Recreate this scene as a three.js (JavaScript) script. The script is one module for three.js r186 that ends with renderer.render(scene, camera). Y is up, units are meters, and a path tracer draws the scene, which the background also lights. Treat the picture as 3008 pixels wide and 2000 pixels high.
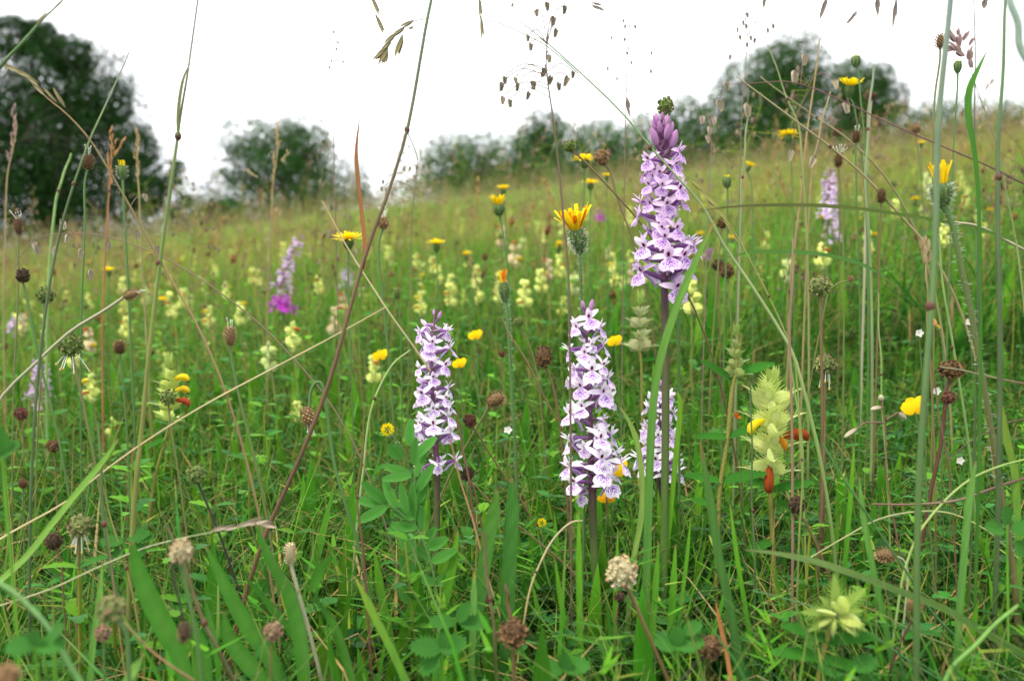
import * as THREE from 'three';

// ---------------------------------------------------------------- camera, sky, sun, exposure
const PW = 3008, PH = 2000, FOV = 43, F = PH / 2 / Math.tan(FOV * Math.PI / 360);
const scene = new THREE.Scene();
const camera = new THREE.PerspectiveCamera(FOV, PW / PH, 0.02, 600);
camera.position.set(0, 0.34, 0);
camera.rotation.x = -5 * Math.PI / 180;
camera.updateMatrixWorld(true);
camera.focus = 0.6;
camera.userData.fStop = 7;
const renderer = new THREE.WebGLRenderer();
renderer.toneMapping = THREE.LinearToneMapping;
renderer.toneMappingExposure = 2.35;
renderer.shadowMap.enabled = true;

// a bright overcast sky with thin, slightly bluish gaps
{
  const w = 256, h = 128, data = new Float32Array(w * h * 4);
  for (let j = 0; j < h; j++) for (let i = 0; i < w; i++) {
    const a = i / w * Math.PI * 2, up = (j + .5) / h - .5;            // row 0 is the bottom
    let n = 0;
    for (let k = 1; k < 5; k++) n += Math.sin(a * k * 2 + k * 1.7 + up * 9 * k) * Math.sin(up * 13 * k + k * 2.3 + Math.sin(a * k)) / k;
    const v = .76 + .09 * n + .15 * Math.max(0, Math.sin(Math.max(0, up) * Math.PI));
    const k = (j * w + i) * 4, gap = Math.max(0, -n) * .05;
    data[k] = v * (.985 - gap); data[k + 1] = v; data[k + 2] = v * (1.03 + gap); data[k + 3] = 1;
  }
  const sky = new THREE.DataTexture(data, w, h, THREE.RGBAFormat, THREE.FloatType);
  sky.mapping = THREE.EquirectangularReflectionMapping; sky.magFilter = THREE.LinearFilter; sky.needsUpdate = true;
  scene.background = sky; scene.environment = sky;
}
const sun = new THREE.DirectionalLight(0xfff4e4, 1.5);
sun.position.set(-6, 14, 5); sun.castShadow = true; sun.shadow.radius = 20;
sun.shadow.mapSize.set(2048, 2048);
Object.assign(sun.shadow.camera, { left: -8, right: 8, top: 8, bottom: -8, near: .1, far: 60 });
scene.add(sun); scene.add(sun.target);


// ---------------------------------------------------------------- helpers
const V = (x, y, z) => new THREE.Vector3(x, y, z);
let seed = 12345;
const rnd = () => { seed = (seed + 0x6D2B79F5) | 0; let t = Math.imul(seed ^ seed >>> 15, 1 | seed); t = t + Math.imul(t ^ t >>> 7, 61 | t) ^ t; return ((t ^ t >>> 14) >>> 0) / 4294967296; };
const rr = (a, b) => a + (b - a) * rnd();
const pick = (a) => a[Math.floor(rnd() * a.length)];
const C = (hex) => { const c = new THREE.Color(hex); return [c.r, c.g, c.b]; };
const mixc = (a, b, t) => [a[0] + (b[0] - a[0]) * t, a[1] + (b[1] - a[1]) * t, a[2] + (b[2] - a[2]) * t];
const jit = (c, k = .15) => { const m = 1 + rr(-k, k), w = rr(-k, k) * .4; return [c[0] * m * (1 + w), c[1] * m, c[2] * m * (1 - w)]; };
const P = (px, py, d) => V((px - PW / 2) / F * d, -(py - PH / 2) / F * d, -d).applyMatrix4(camera.matrixWorld);
const M_ = (px, d) => px * d / F;                                      // pixels at a depth to metres
const CAM = camera.position.clone();
const h2 = (x, z) => Math.sin(x * 3.1 + z * 1.3) * .5 + Math.sin(x * 1.1 - z * 2.7 + 1.3) * .5;
function ground(x, z) {                                                // a hillside that rises away and to the right, and rounds off at its crest
  const d = -z, t = Math.max(0, d - 18);
  let y = .084 * Math.min(d, 60) - .0042 * Math.min(t, 42) ** 2 + .122 * 18 * Math.tanh(x / 18);
  y += h2(x, z) * .012 + (d > 2 ? h2(x * .3, z * .27) * .05 * Math.min(1, (d - 2) / 4) : 0);
  return Math.max(y, -7);
}
function fieldDepth(px, py, h) {
  for (let d = .5; d < 22; d *= 1.03) { const p = P(px, py, d); if (p.y - ground(p.x, p.z) < h) return d; }
  return 22;
}
const used = {};
const numbered = (n) => { const k = used[n] = (used[n] ?? -1) + 1; return k ? `${n}_${String(k).padStart(3, '0')}` : n; };
function tag(o, label, category, group, kind) {
  if (label) o.userData.label = label;
  if (category) o.userData.category = category;
  if (group) o.userData.group = group;
  if (kind) o.userData.kind = kind;
  return o;
}
function thing(name, label, category, at, group) {
  const o = new THREE.Group(); o.name = numbered(name); o.position.copy(at); scene.add(o);
  return tag(o, label, category, group);
}
// curve through pixel points [x, y, depth?] -> n world points
function pix(list, d, n = 16) {
  const pts = list.map((q) => P(q[0], q[1], q[2] ?? d));
  return new THREE.CatmullRomCurve3(pts, false, 'centripetal').getPoints(n);
}
function toGround(pts) {                                               // carries a stem on from its last point into the ground
  const out = pts.slice(), a = out[out.length - 2], b = out[out.length - 1];
  const dir = b.clone().sub(a).normalize(); let p = b.clone();
  for (let i = 0; i < 60; i++) {
    if (p.y < ground(p.x, p.z) - .01) break;
    dir.lerp(V(0, -1, 0), .15).normalize();
    p = p.clone().addScaledVector(dir, .02); out.push(p);
  }
  return out;
}
const baseOf = (p) => V(p.x, ground(p.x, p.z), p.z);

class MB {                                                             // collects shapes with vertex colours, builds ONE named mesh
  constructor() { this.p = []; this.c = []; this.u = []; this.i = []; }
  v(q, c, a = 0, b = 0) { this.p.push(q.x, q.y, q.z); this.c.push(c[0], c[1], c[2]); this.u.push(a, b); return this.p.length / 3 - 1; }
  f(a, b, c) { this.i.push(a, b, c); }
  quadStrip(rows) { for (let r = 0; r + 1 < rows.length; r++) for (let k = 0; k + 1 < rows[r].length; k++) { const a = rows[r][k], b = rows[r][k + 1], c = rows[r + 1][k], d = rows[r + 1][k + 1]; this.f(a, c, b); this.f(b, c, d); } return this; }
  tube(pts, rad, col, sides = 6) {
    const n = pts.length, rows = []; let ref = null;
    for (let k = 0; k < n; k++) {
      const t = pts[Math.min(k + 1, n - 1)].clone().sub(pts[Math.max(k - 1, 0)]).normalize();
      if (!ref) { ref = Math.abs(t.y) < .9 ? V(0, 1, 0) : V(1, 0, 0); }
      ref = ref.clone().addScaledVector(t, -ref.dot(t)).normalize();
      const bi = t.clone().cross(ref), s = k / (n - 1), R = typeof rad === 'function' ? rad(s) : rad, cc = typeof col === 'function' ? col(s) : col, row = [];
      for (let j = 0; j <= sides; j++) { const a = j / sides * Math.PI * 2; row.push(this.v(pts[k].clone().addScaledVector(ref, Math.cos(a) * R).addScaledVector(bi, Math.sin(a) * R), cc, j / sides, s)); }
      rows.push(row);
    }
    return this.quadStrip(rows);
  }
  blade(pts, wid, side, col, fold = .25) {                             // a folded strip along points
    const n = pts.length, rows = [];
    for (let k = 0; k < n; k++) {
      const t = pts[Math.min(k + 1, n - 1)].clone().sub(pts[Math.max(k - 1, 0)]).normalize(), s = k / (n - 1);
      const sd = typeof side === 'function' ? side(s).clone() : side.clone(); sd.addScaledVector(t, -sd.dot(t)).normalize();
      const nr = t.clone().cross(sd), w = (typeof wid === 'function' ? wid(s) : wid) / 2, cc = typeof col === 'function' ? col : () => col;
      rows.push([-1, 0, 1].map((e) => this.v(pts[k].clone().addScaledVector(sd, e * w).addScaledVector(nr, e ? 0 : -fold * w * 2), cc(s, e), (e + 1) / 2, s)));
    }
    return this.quadStrip(rows);
  }
  // a leaf or petal: base, direction, face normal, length, width; o.shape(t) 0..1, o.teeth, o.curl (bend against the normal), o.fold
  leaf(b, dir, nrm, L, Wd, col, o = {}) {
    const D = dir.clone().normalize(), N = nrm.clone().addScaledVector(D, -nrm.dot(D)).normalize(), S = D.clone().cross(N);
    const shape = o.shape ?? ((t) => Math.sin(Math.PI * Math.pow(t, .75)) ** .8), teeth = o.teeth ?? 0, seg = teeth ? teeth * 2 : (o.seg ?? 5), fold = o.fold ?? .2, curl = o.curl ?? 0, cc = typeof col === 'function' ? col : () => col;
    const rows = []; let q = b.clone(); const step = L / seg;
    for (let k = 0; k <= seg; k++) {
      const t = k / seg, a = curl * t, d = D.clone().multiplyScalar(Math.cos(a)).addScaledVector(N, -Math.sin(a)), nn = N.clone().multiplyScalar(Math.cos(a)).addScaledVector(D, Math.sin(a));
      if (k) q = q.clone().addScaledVector(d, step);
      let w = Wd / 2 * Math.max(shape(t), k === seg ? 0 : .04); if (teeth && k % 2 && k < seg) w *= 1 + (o.tooth ?? .3);
      const fw = teeth && k % 2 ? step * (o.rake ?? .6) : 0;
      rows.push([-1, 0, 1].map((e) => this.v(q.clone().addScaledVector(S, e * w).addScaledVector(nn, Math.abs(e) * fold * w).addScaledVector(d, Math.abs(e) * fw), cc(t, e), (e + 1) / 2, t)));
    }
    return this.quadStrip(rows);
  }
  blob(c, rx, ry, rz, axis, col, nu = 8, nv = 6, lump = 0, pointy = 0) {   // ellipsoid whose long way ry lies along axis
    const Y = axis.clone().normalize(), X = (Math.abs(Y.x) < .8 ? V(1, 0, 0) : V(0, 0, 1)).addScaledVector(Y, 0); X.addScaledVector(Y, -X.dot(Y)).normalize();
    const Z = X.clone().cross(Y), rows = [], ph = rnd() * 9;
    for (let j = 0; j <= nv; j++) {
      const row = [], f = j / nv, la = (f - .5) * Math.PI;
      for (let i = 0; i <= nu; i++) {
        const lo = i / nu * Math.PI * 2, k = 1 + lump * Math.sin(lo * 3 + ph + j * 1.9) * Math.sin(j * 2.1 + ph);
        const rad = Math.cos(la) * (1 - pointy * Math.max(0, f - .35) ** 2);
        row.push(this.v(c.clone().addScaledVector(X, Math.cos(lo) * rad * rx * k).addScaledVector(Y, Math.sin(la) * ry * k).addScaledVector(Z, Math.sin(lo) * rad * rz * k), typeof col === 'function' ? col(f, lo) : col, i / nu, f));
      }
      rows.push(row);
    }
    return this.quadStrip(rows);
  }
  geo(at) {
    const g = new THREE.BufferGeometry(), p = new Float32Array(this.p);
    if (at) for (let k = 0; k < p.length; k += 3) { p[k] -= at.x; p[k + 1] -= at.y; p[k + 2] -= at.z; }
    g.setAttribute('position', new THREE.BufferAttribute(p, 3)); g.setAttribute('color', new THREE.BufferAttribute(new Float32Array(this.c), 3)); g.setAttribute('uv', new THREE.BufferAttribute(new Float32Array(this.u), 2));
    g.setIndex(this.i); g.computeVertexNormals(); return g;
  }
  build(name, mat, parent, at) { return mesh(name, this.geo(at ?? (parent.isScene ? null : parent.position)), mat, parent); }
}
function mesh(name, geo, mat, parent) {
  const m = new THREE.Mesh(geo, mat); m.name = parent === scene ? numbered(name) : name; m.castShadow = m.receiveShadow = true; parent.add(m); return m;
}
function dup(root, at, turn, scale, label, group) {
  const r = root.clone(); r.name = numbered(root.name.replace(/_\d{3}$/, '')); scene.add(r); r.position.copy(at); r.rotation.set(rr(-.08, .08), turn, rr(-.08, .08)); r.scale.setScalar(scale);
  r.userData = { ...root.userData }; return tag(r, label, null, group);
}
// ---------------------------------------------------------------- materials
function noiseTex(n, f) {
  const d = new Uint8Array(n * n * 4);
  for (let j = 0; j < n; j++) for (let i = 0; i < n; i++) { const v = Math.max(0, Math.min(255, f(i / n, j / n) * 255)), k = (j * n + i) * 4; d[k] = d[k + 1] = d[k + 2] = v; d[k + 3] = 255; }
  const t = new THREE.DataTexture(d, n, n); t.wrapS = t.wrapT = THREE.RepeatWrapping; t.magFilter = THREE.LinearFilter; t.needsUpdate = true; return t;
}
// fine parallel veins across a blade (u across), a little mottling along it
const veins = noiseTex(128, (u, v) => .82 + .12 * Math.sin(u * Math.PI * 2 * 7) + .05 * Math.sin(v * 37 + u * 9) + (rnd() - .5) * .12);
const mottle = noiseTex(128, (u, v) => .86 + .07 * Math.sin(u * 6.283 * 3 + Math.sin(v * 6.283 * 2) * 2) * Math.sin(v * 6.283 * 4 + 1) + (rnd() - .5) * .16);
const phys = (name, o) => { const m = new THREE.MeshPhysicalMaterial({ vertexColors: true, side: THREE.DoubleSide, ...o }); m.name = name; return m; };
const leafMat = phys('leaf', { roughness: 1, transmission: .33, thickness: 0, specularIntensity: .25, clearcoat: .04, clearcoatRoughness: .4, map: mottle });
const bladeMat = phys('grass blade', { roughness: 1, transmission: .33, thickness: 0, specularIntensity: .35, clearcoat: .07, clearcoatRoughness: .4, map: veins });
const stemMat = phys('stem', { roughness: .6, map: mottle });
const dryMat = phys('dry', { roughness: .9, map: mottle });
const crownMat = phys('tree leaf', { roughness: 1, specularIntensity: .12, map: mottle });
const petalMat = phys('petal', { roughness: 1, transmission: .35, thickness: 0, specularIntensity: .2 });
const paleMat = phys('pale bract', { roughness: 1, transmission: .45, thickness: 0 });
const farPaleMat = phys('far bract', { roughness: .9 });
const hairMat = phys('hair', { roughness: .7 });
const soilMat = new THREE.MeshStandardMaterial({ color: new THREE.Color().setRGB(.035, .05, .018), roughness: 1, map: mottle }); soilMat.name = 'soil';
// ---------------------------------------------------------------- colours (linear via hex)
const G1 = C('#46861a'), G2 = C('#37791f'), G3 = C('#62a022'), G4 = C('#265e18'), GY = C('#8fa238'), BLUEG = C('#3d8236'), STRAW = C('#b09a68'), TAN = C('#8f7650'), BROWN = C('#5a3d26'), RED = C('#5e3426'), PURP = C('#4e2a36');
const greens = [G1, G1, G2, G3, G4, BLUEG];

// ---------------------------------------------------------------- the hillside
{
  const g = new THREE.BufferGeometry(), N = 150, pos = [], uv = [], idx = [];
  const ax = (k) => { const t = k / N * 2 - 1; return Math.sign(t) * (Math.abs(t) ** 2.6) * 260; };
  for (let j = 0; j <= N; j++) for (let i = 0; i <= N; i++) { const x = ax(i), z = ax(j) - 1; pos.push(x, ground(x, z), z); uv.push(x * 2, z * 2); }
  for (let j = 0; j < N; j++) for (let i = 0; i < N; i++) { const a = j * (N + 1) + i; idx.push(a, a + N + 1, a + 1, a + 1, a + N + 1, a + N + 2); }
  g.setAttribute('position', new THREE.Float32BufferAttribute(pos, 3)); g.setAttribute('uv', new THREE.Float32BufferAttribute(uv, 2)); g.setIndex(idx); g.computeVertexNormals();
  g.deleteAttribute('color'); tag(mesh('ground', g, soilMat, scene), 'dark mossy soil of the sloping hillside under the meadow', 'ground', null, 'structure');
}

// ---------------------------------------------------------------- trees and shrubs along the crest
const twigMat = new THREE.MeshStandardMaterial({ color: new THREE.Color().setRGB(.07, .06, .045), roughness: .95 }); twigMat.name = 'bark';
function tree(name, label, category, px, topPx, half, d, hex, o = {}) {
  const top = P(px, topPx, d), at = baseOf(top); at.y -= .1;
  const hgt = top.y - at.y, rx = M_(half * (o.wide ?? 1.36), d), t = thing(name, label, category, at);
  const tr = new MB(), ph = rnd() * 9, lobes = [], base = C(hex), nl = o.lobes ?? 13;
  const trunkTop = hgt * .45;
  for (let s = 0; s < (o.stems ?? 2); s++) tr.tube([0, .3, .6, 1].map((q) => V(Math.sin(ph + s * 2 + q * 2) * rx * .25 * q, trunkTop * q, Math.cos(ph + s) * rx * .2 * q)), (q) => rx * (.055 - .03 * q), [1, 1, 1], 7);
  for (let k = 0; k < nl; k++) {
    const a = k * 2.4 + ph, f = (k + .5) / nl, yy = hgt * ((o.low ?? .04) + (.86 - (o.low ?? .04)) * f);
    const prof = Math.sin(Math.PI * Math.min(1, .3 + f * .64)) ** .6, out = rx * prof * (k % 3 === 0 ? .2 : .62);
    const r = rx * (.5 - .18 * f) * (.85 + .3 * rnd());
    const c = V(Math.cos(a) * out, Math.min(yy, hgt - r * .8), Math.sin(a) * out * .9);
    lobes.push([c, r]);
    const st = V(Math.sin(ph) * rx * .1, trunkTop * (.35 + .6 * f), 0);
    tr.tube([st, st.clone().lerp(c, .5).add(V(0, r * .2, 0)), c.clone().add(V(0, r * .5, 0))], (q) => rx * (.022 - .016 * q), [1, 1, 1], 5);
    for (let b = 0; b < 5; b++) { const q = V(rr(-1, 1), rr(-.3, 1), rr(-1, 1)).normalize().multiplyScalar(r * rr(.9, 1.25)).add(c); tr.tube([c, c.clone().lerp(q, .5).add(V(0, r * .1, 0)), q], (w) => rx * (.008 - .006 * w), [1, 1, 1], 4); }
  }
  for (let k = 0; k < 6; k++) { const a = k * 1.05 + ph, r = Math.min(rx * .42, hgt * .3); lobes.push([V(Math.cos(a) * rx * .85, r * .75, Math.sin(a) * rx * .6), r]); }   // low skirts
  if (o.extra) for (const [ex, ey, er] of o.extra) lobes.push([P(ex, ey, d).sub(at), M_(er, d)]);
  tr.build('trunk', twigMat, t, V(0, 0, 0));
  const cr = new MB(), ls = o.leaf ?? .08, per = Math.floor(1.9 * (o.leaves ?? 13000) / lobes.length);
  for (const [c, r] of lobes) for (let k = 0; k < per; k++) {
    const dir = V(rr(-1, 1), rr(-1, 1), rr(-1, 1)).normalize();
    // leaves gather in sprays on the lobe, with gaps between them
    const clump = Math.sin(dir.x * 5 + c.x * 3 + ph) * Math.sin(dir.y * 6 + c.y * 2) * Math.sin(dir.z * 5 + ph * 2);
    if (clump < (o.gap ?? -.62)) continue;
    const R = r * (.42 + .62 * Math.cbrt(rnd()) + .2 * clump + .22 * rnd() ** 5), q = c.clone().addScaledVector(dir, R); q.y *= .99;
    if (q.y < .02) continue;
    const nn = dir.clone().add(V(rr(-1, 1), rr(-.4, 1.2), rr(-1, 1))).normalize(), dd = V(rr(-1, 1), rr(-1, .3), rr(-1, 1)).addScaledVector(nn, 0).normalize();
    const s = nn.clone().cross(dd).normalize(), e = s.clone().cross(nn), L = ls * rr(.6, 1.3), col = jit(base, .2);
    const a = cr.v(q, col, 0, 0), b = cr.v(q.clone().addScaledVector(e, L * .5).addScaledVector(s, L * .33), col, 1, 0), m = cr.v(q.clone().addScaledVector(e, L), col, 1, 1), n = cr.v(q.clone().addScaledVector(e, L * .5).addScaledVector(s, -L * .33), col, 0, 1);
    cr.f(a, b, m); cr.f(a, m, n);
  }
  cr.build('crown', crownMat, t, V(0, 0, 0));
  return t;
}
tree('broad_tree', 'tall dark green broad tree at the left edge of the meadow', 'tree', 120, 105, 330, 21, '#23401a', { lobes: 26, leaves: 62000, stems: 2, leaf: .075, wide: 1.22, gap: -.55, low: .1, extra: [[40, 100, 60], [120, 105, 50], [205, 160, 60], [300, 290, 80], [395, 430, 65], [420, 560, 60]] });
tree('small_tree', 'slender loose-leaved small tree just right of the big dark tree', 'tree', 505, 425, 45, 27, '#42662f', { lobes: 8, leaves: 5200, gap: -.02 });
tree('hawthorn_bush', 'twin-topped rounded bush left of the gap in the skyline', 'bush', 870, 345, 175, 27, '#365a26', { lobes: 19, leaves: 26000, extra: [[722, 400, 75], [705, 470, 85], [770, 480, 90], [680, 560, 80], [830, 460, 100]] });
tree('low_bush', 'low dark shrub below the twin-topped bush', 'bush', 650, 585, 95, 24, '#365a26', { lobes: 9, leaves: 8000, gap: -.6 });
tree('dome_bush', 'taller domed bush behind the middle of the meadow', 'bush', 1585, 328, 130, 28, '#365a26', { lobes: 15, leaves: 17000 });
tree('dome_bush', 'low spreading bush left of the taller domed bush', 'bush', 1400, 395, 180, 27, '#42662f', { lobes: 15, leaves: 17000, extra: [[1300, 500, 70]] });
tree('hedge_bush', 'low hedge bush between the domed bush and the tall orchid', 'bush', 1800, 355, 160, 27, '#42662f', { lobes: 14, leaves: 15000, gap: -.6 });
tree('hedge_bush', 'pale low hedge bush just right of the tall orchid head', 'bush', 2010, 292, 155, 28, '#42662f', { lobes: 14, leaves: 16000 });
tree('crest_tree', 'big rounded grey-green tree behind the right side of the meadow', 'tree', 2290, 100, 190, 27, '#365a26', { lobes: 24, wide: 1.22, leaves: 34000, extra: [[2150, 340, 95], [2440, 330, 100], [2330, 190, 90], [2440, 250, 60]] });
tree('crest_tree', 'narrower rounded tree right of the big grey-green tree', 'tree', 2545, 150, 120, 28, '#365a26', { lobes: 18, wide: 1.22, leaves: 20000, extra: [[2610, 300, 60], [2480, 340, 70]] });
tree('hedge_bush', 'low far hedge bush at the foot of the right-hand tree', 'bush', 2760, 296, 150, 29, '#42662f', { lobes: 13, leaves: 13000 });
tree('hedge_bush', 'low far hedge bush at the right edge of the picture', 'bush', 2990, 296, 140, 29, '#42662f', { lobes: 13, leaves: 12000 });

// ---------------------------------------------------------------- the sward: what nobody could count
const UPV = V(0, 1, 0);
function arcBlade(mb, x, z, L, w, lean, az, col, droop = 1, n = 4) {          // one arching grass blade from the ground
  const pts = [], dx = Math.cos(az), dz = Math.sin(az); let a = lean, p = V(x, 0, z);
  for (let k = 0; k <= n; k++) { pts.push(p.clone()); p = p.clone().add(V(Math.sin(a) * dx, Math.cos(a), Math.sin(a) * dz).multiplyScalar(L / n)); a += droop * rr(.1, .3) * 6 / n; }
  mb.blade(pts, (s) => w * Math.min(1, .55 + s) * (1 - s ** 2.2) + .0002, V(-dz, 0, dx), (s) => mixc(col, s > .85 ? mixc(col, STRAW, .5) : col, s), .22);
}
function tuftGeo(n, L0, L1, w, spread, dry, seg = 4, lean = .5) {
  const mb = new MB();
  for (let k = 0; k < n; k++) { const az = rnd() * 6.283, r = spread * Math.sqrt(rnd()), col = jit(rnd() < dry ? pick([STRAW, TAN, GY]) : pick(greens), .22); arcBlade(mb, Math.cos(az) * r, Math.sin(az) * r, rr(L0, L1), w * rr(.6, 1.4), rr(.02, lean), az + rr(-1, 1), col, rr(.3, 1.3), seg); }
  return mb.geo();
}
const ovate = (t) => Math.sin(Math.PI * Math.pow(t, .8)) ** .7;
function forbGeo(kind) {
  const mb = new MB();
  if (kind === 0) for (let k = 0; k < 5; k++) {                        // trefoil: three small ovate leaflets on thin stalks
    const az = rnd() * 6.28, H = rr(.04, .12), o = V(Math.cos(az), 0, Math.sin(az)), top = o.clone().multiplyScalar(rr(.01, .05)).add(V(0, H, 0)), col = jit(pick([G2, G1, G4, BLUEG]), .2);
    mb.tube([V(0, 0, 0), top.clone().multiplyScalar(.6).add(V(0, .01, 0)), top], .0007, jit(G2), 3);
    for (let j = 0; j < 3; j++) { const a = az + (j - 1) * 1.9; mb.leaf(top, V(Math.cos(a), rr(-.1, .4), Math.sin(a)), UPV, rr(.010, .017), rr(.007, .011), col, { shape: ovate, curl: .3, seg: 4 }); }
  }
  if (kind === 1) for (let k = 0; k < 4; k++) {                        // burnet: toothed round leaflets in pairs
    const az = rnd() * 6.28, L = rr(.08, .15), o = V(Math.cos(az), 0, Math.sin(az)), s = V(-o.z, 0, o.x), ax = [0, .25, .5, .75, 1].map((t) => o.clone().multiplyScalar(L * .7 * t).add(V(0, L * (.75 * t - .25 * t * t), 0))), col = jit(pick([BLUEG, G2, G4]), .2);
    mb.tube(ax, .0008, jit(G3), 3);
    for (let j = 1; j < 5; j++) for (const e of [-1, 1]) mb.leaf(ax[j], s.clone().multiplyScalar(e).add(o.clone().multiplyScalar(.35)).add(V(0, rr(0, .4), 0)), UPV, rr(.011, .016), rr(.009, .013), jit(col, .1), { teeth: 3, tooth: .4, fold: .15, shape: (t) => Math.sin(Math.PI * Math.pow(t, .7)) ** .5 });
  }
  if (kind === 2) for (let k = 0; k < 6; k++) {                        // lance-shaped leaves
    const az = rnd() * 6.28, o = V(Math.cos(az), rr(.7, 2), Math.sin(az)); mb.leaf(V(0, 0, 0), o, V(-o.x, .5, -o.z), rr(.09, .2), rr(.009, .02), jit(pick([G1, G2, G3]), .15), { seg: 7, curl: rr(-.9, -.2), shape: (t) => Math.sin(Math.PI * (.12 + .88 * t)) ** .8 });
  }
  if (kind === 3) {                                                    // an upright leafy stem with opposite toothed leaves
    const H = rr(.14, .2); mb.tube([V(0, 0, 0), V(.006, H * .5, 0), V(0, H, .004)], .0012, jit(GY), 4);
    for (let j = 1; j < 7; j++) { const y = H * j / 6, a = j * 1.57; for (const e of [0, Math.PI]) mb.leaf(V(0, y, 0), V(Math.cos(a + e), .5, Math.sin(a + e)), UPV, .032 - .002 * j, .009, jit(pick([G2, BLUEG, G3]), .15), { teeth: 4, tooth: .35, curl: .5 }); }
  }
  if (kind === 4) for (let k = 0; k < 18; k++) {                       // feathery bedstraw whorls
    const y = rr(.02, .13), a = rnd() * 6.28, c = V(Math.sin(y * 40) * .012, y, Math.cos(y * 30) * .012); mb.leaf(c, V(Math.cos(a), .35, Math.sin(a)), UPV, rr(.012, .02), .0026, jit(pick([G1, G3, GY]), .15), { seg: 2, shape: (t) => t < 1 ? 1 - .3 * t : 0 });
  }
  return mb.geo();
}
function seedGeo(kind, H) {                                            // fine flowering grass stems as they stand through the meadow
  const mb = new MB(), bend = rr(-.12, .12), bz = rr(-.1, .1), ax = [0, .25, .5, .75, 1].map((t) => V(bend * t * t * H * 2, H * t, bz * t * t * H * 2)), col = jit(pick([GY, STRAW, G3, TAN, GY]), .2);
  mb.tube(ax, (t) => .0009 - .0005 * t, col, 3);
  const tip = ax[4], dn = tip.clone().sub(ax[3]).normalize();
  if (kind === 0) for (let k = 0; k < 16; k++) {                       // open panicle of quaking spikelets
    const t = rr(.62, 1), a = rnd() * 6.28, q = ax[3].clone().lerp(tip, (t - .62) / .38), r = .05 * (1.1 - (t - .62) * 2), e = q.clone().add(V(Math.cos(a) * r, rr(-.005, .025), Math.sin(a) * r));
    mb.tube([q, e], .0004, col, 3); mb.blob(e.clone().add(V(0, -.003, 0)), .0022, .0038, .0014, UPV, jit(pick([C('#8c7a62'), C('#9c8c78'), C('#6f5548')]), .2), 5, 4);
  }
  if (kind === 1) for (let k = 0; k < 22; k++) {                       // narrow brown spike
    const q = ax[3].clone().lerp(tip, .45 + .55 * k / 22), a = k * 2.4; mb.leaf(q, dn.clone().add(V(Math.cos(a) * .4, 0, Math.sin(a) * .4)), V(Math.cos(a), 0, Math.sin(a)), .010, .0028, jit(pick([STRAW, TAN, C('#7d6046')]), .2), { seg: 2 });
  }
  if (kind === 2) for (let k = 0; k < 34; k++) {                       // soft pinkish panicle
    const f = rnd(), q = ax[3].clone().lerp(tip, .1 + .9 * f), a = rnd() * 6.28, r = .022 * (1 - f * .8), e = q.clone().add(V(Math.cos(a) * r, .012, Math.sin(a) * r));
    mb.leaf(q.lerp(e, .6), V(Math.cos(a) * .6, 1, Math.sin(a) * .6), V(Math.cos(a), 0, Math.sin(a)), .008, .0025, jit(pick([C('#9a7a72'), C('#a88f7a'), STRAW]), .2), { seg: 2 });
  }
  if (kind === 3) {                                                    // burnet or plantain head
    mb.blob(tip, .006, .0075, .006, UPV, () => jit(pick([BROWN, C('#5c4a2c'), C('#4a3020')]), .4), 7, 6, .15);
  }
  return mb.geo();
}
const dummy = new THREE.Object3D(), cTmp = new THREE.Color();
// keeps what grows close to the camera under the line that the photograph leaves free
function roomAt(x, z) {
  const d = -z; if (d < .22) return 0;
  const line = d < .45 ? 1760 : d < .62 ? 1640 - (d - .45) * 1700 : d < 1.2 ? 1350 - (d - .62) * 760 : 0;
  return line ? P(PW / 2, line, d).y - ground(x, z) : 9;
}
// copies of a prototype shape joined into one collector
function stamp(mb, g, x, y, z, turn, sx, sy, t, tip = .15) {
  const p = g.attributes.position.array, c = g.attributes.color.array, u = g.attributes.uv.array, ix = g.index.array, o = mb.p.length / 3, C0 = Math.cos(turn), S0 = Math.sin(turn), lx = rr(-tip, tip), lz = rr(-tip, tip);
  for (let k = 0; k < p.length; k += 3) {
    const a = p[k] * sx, b = p[k + 1] * sy, e = p[k + 2] * sx;
    mb.p.push(x + a * C0 + e * S0 + b * lx, y + b, z - a * S0 + e * C0 + b * lz); mb.c.push(c[k] * t[0], c[k + 1] * t[1], c[k + 2] * t[2]);
  }
  for (let k = 0; k < u.length; k++) mb.u.push(u[k]);
  for (let k = 0; k < ix.length; k++) mb.i.push(ix[k] + o);
}
const tint = (k = .25) => () => { const m = 1 + rr(-k, k), w = rr(-.12, .12); return [m * (1 + w), m, m * (1 - w)]; };
const dryTint = (d) => { const f = Math.min(1, d / 9), m = rr(.9, 1.2); return [m * (1 + .42 * f), m * (1 + .54 * f), m * (1 + .4 * f)]; };
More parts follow.
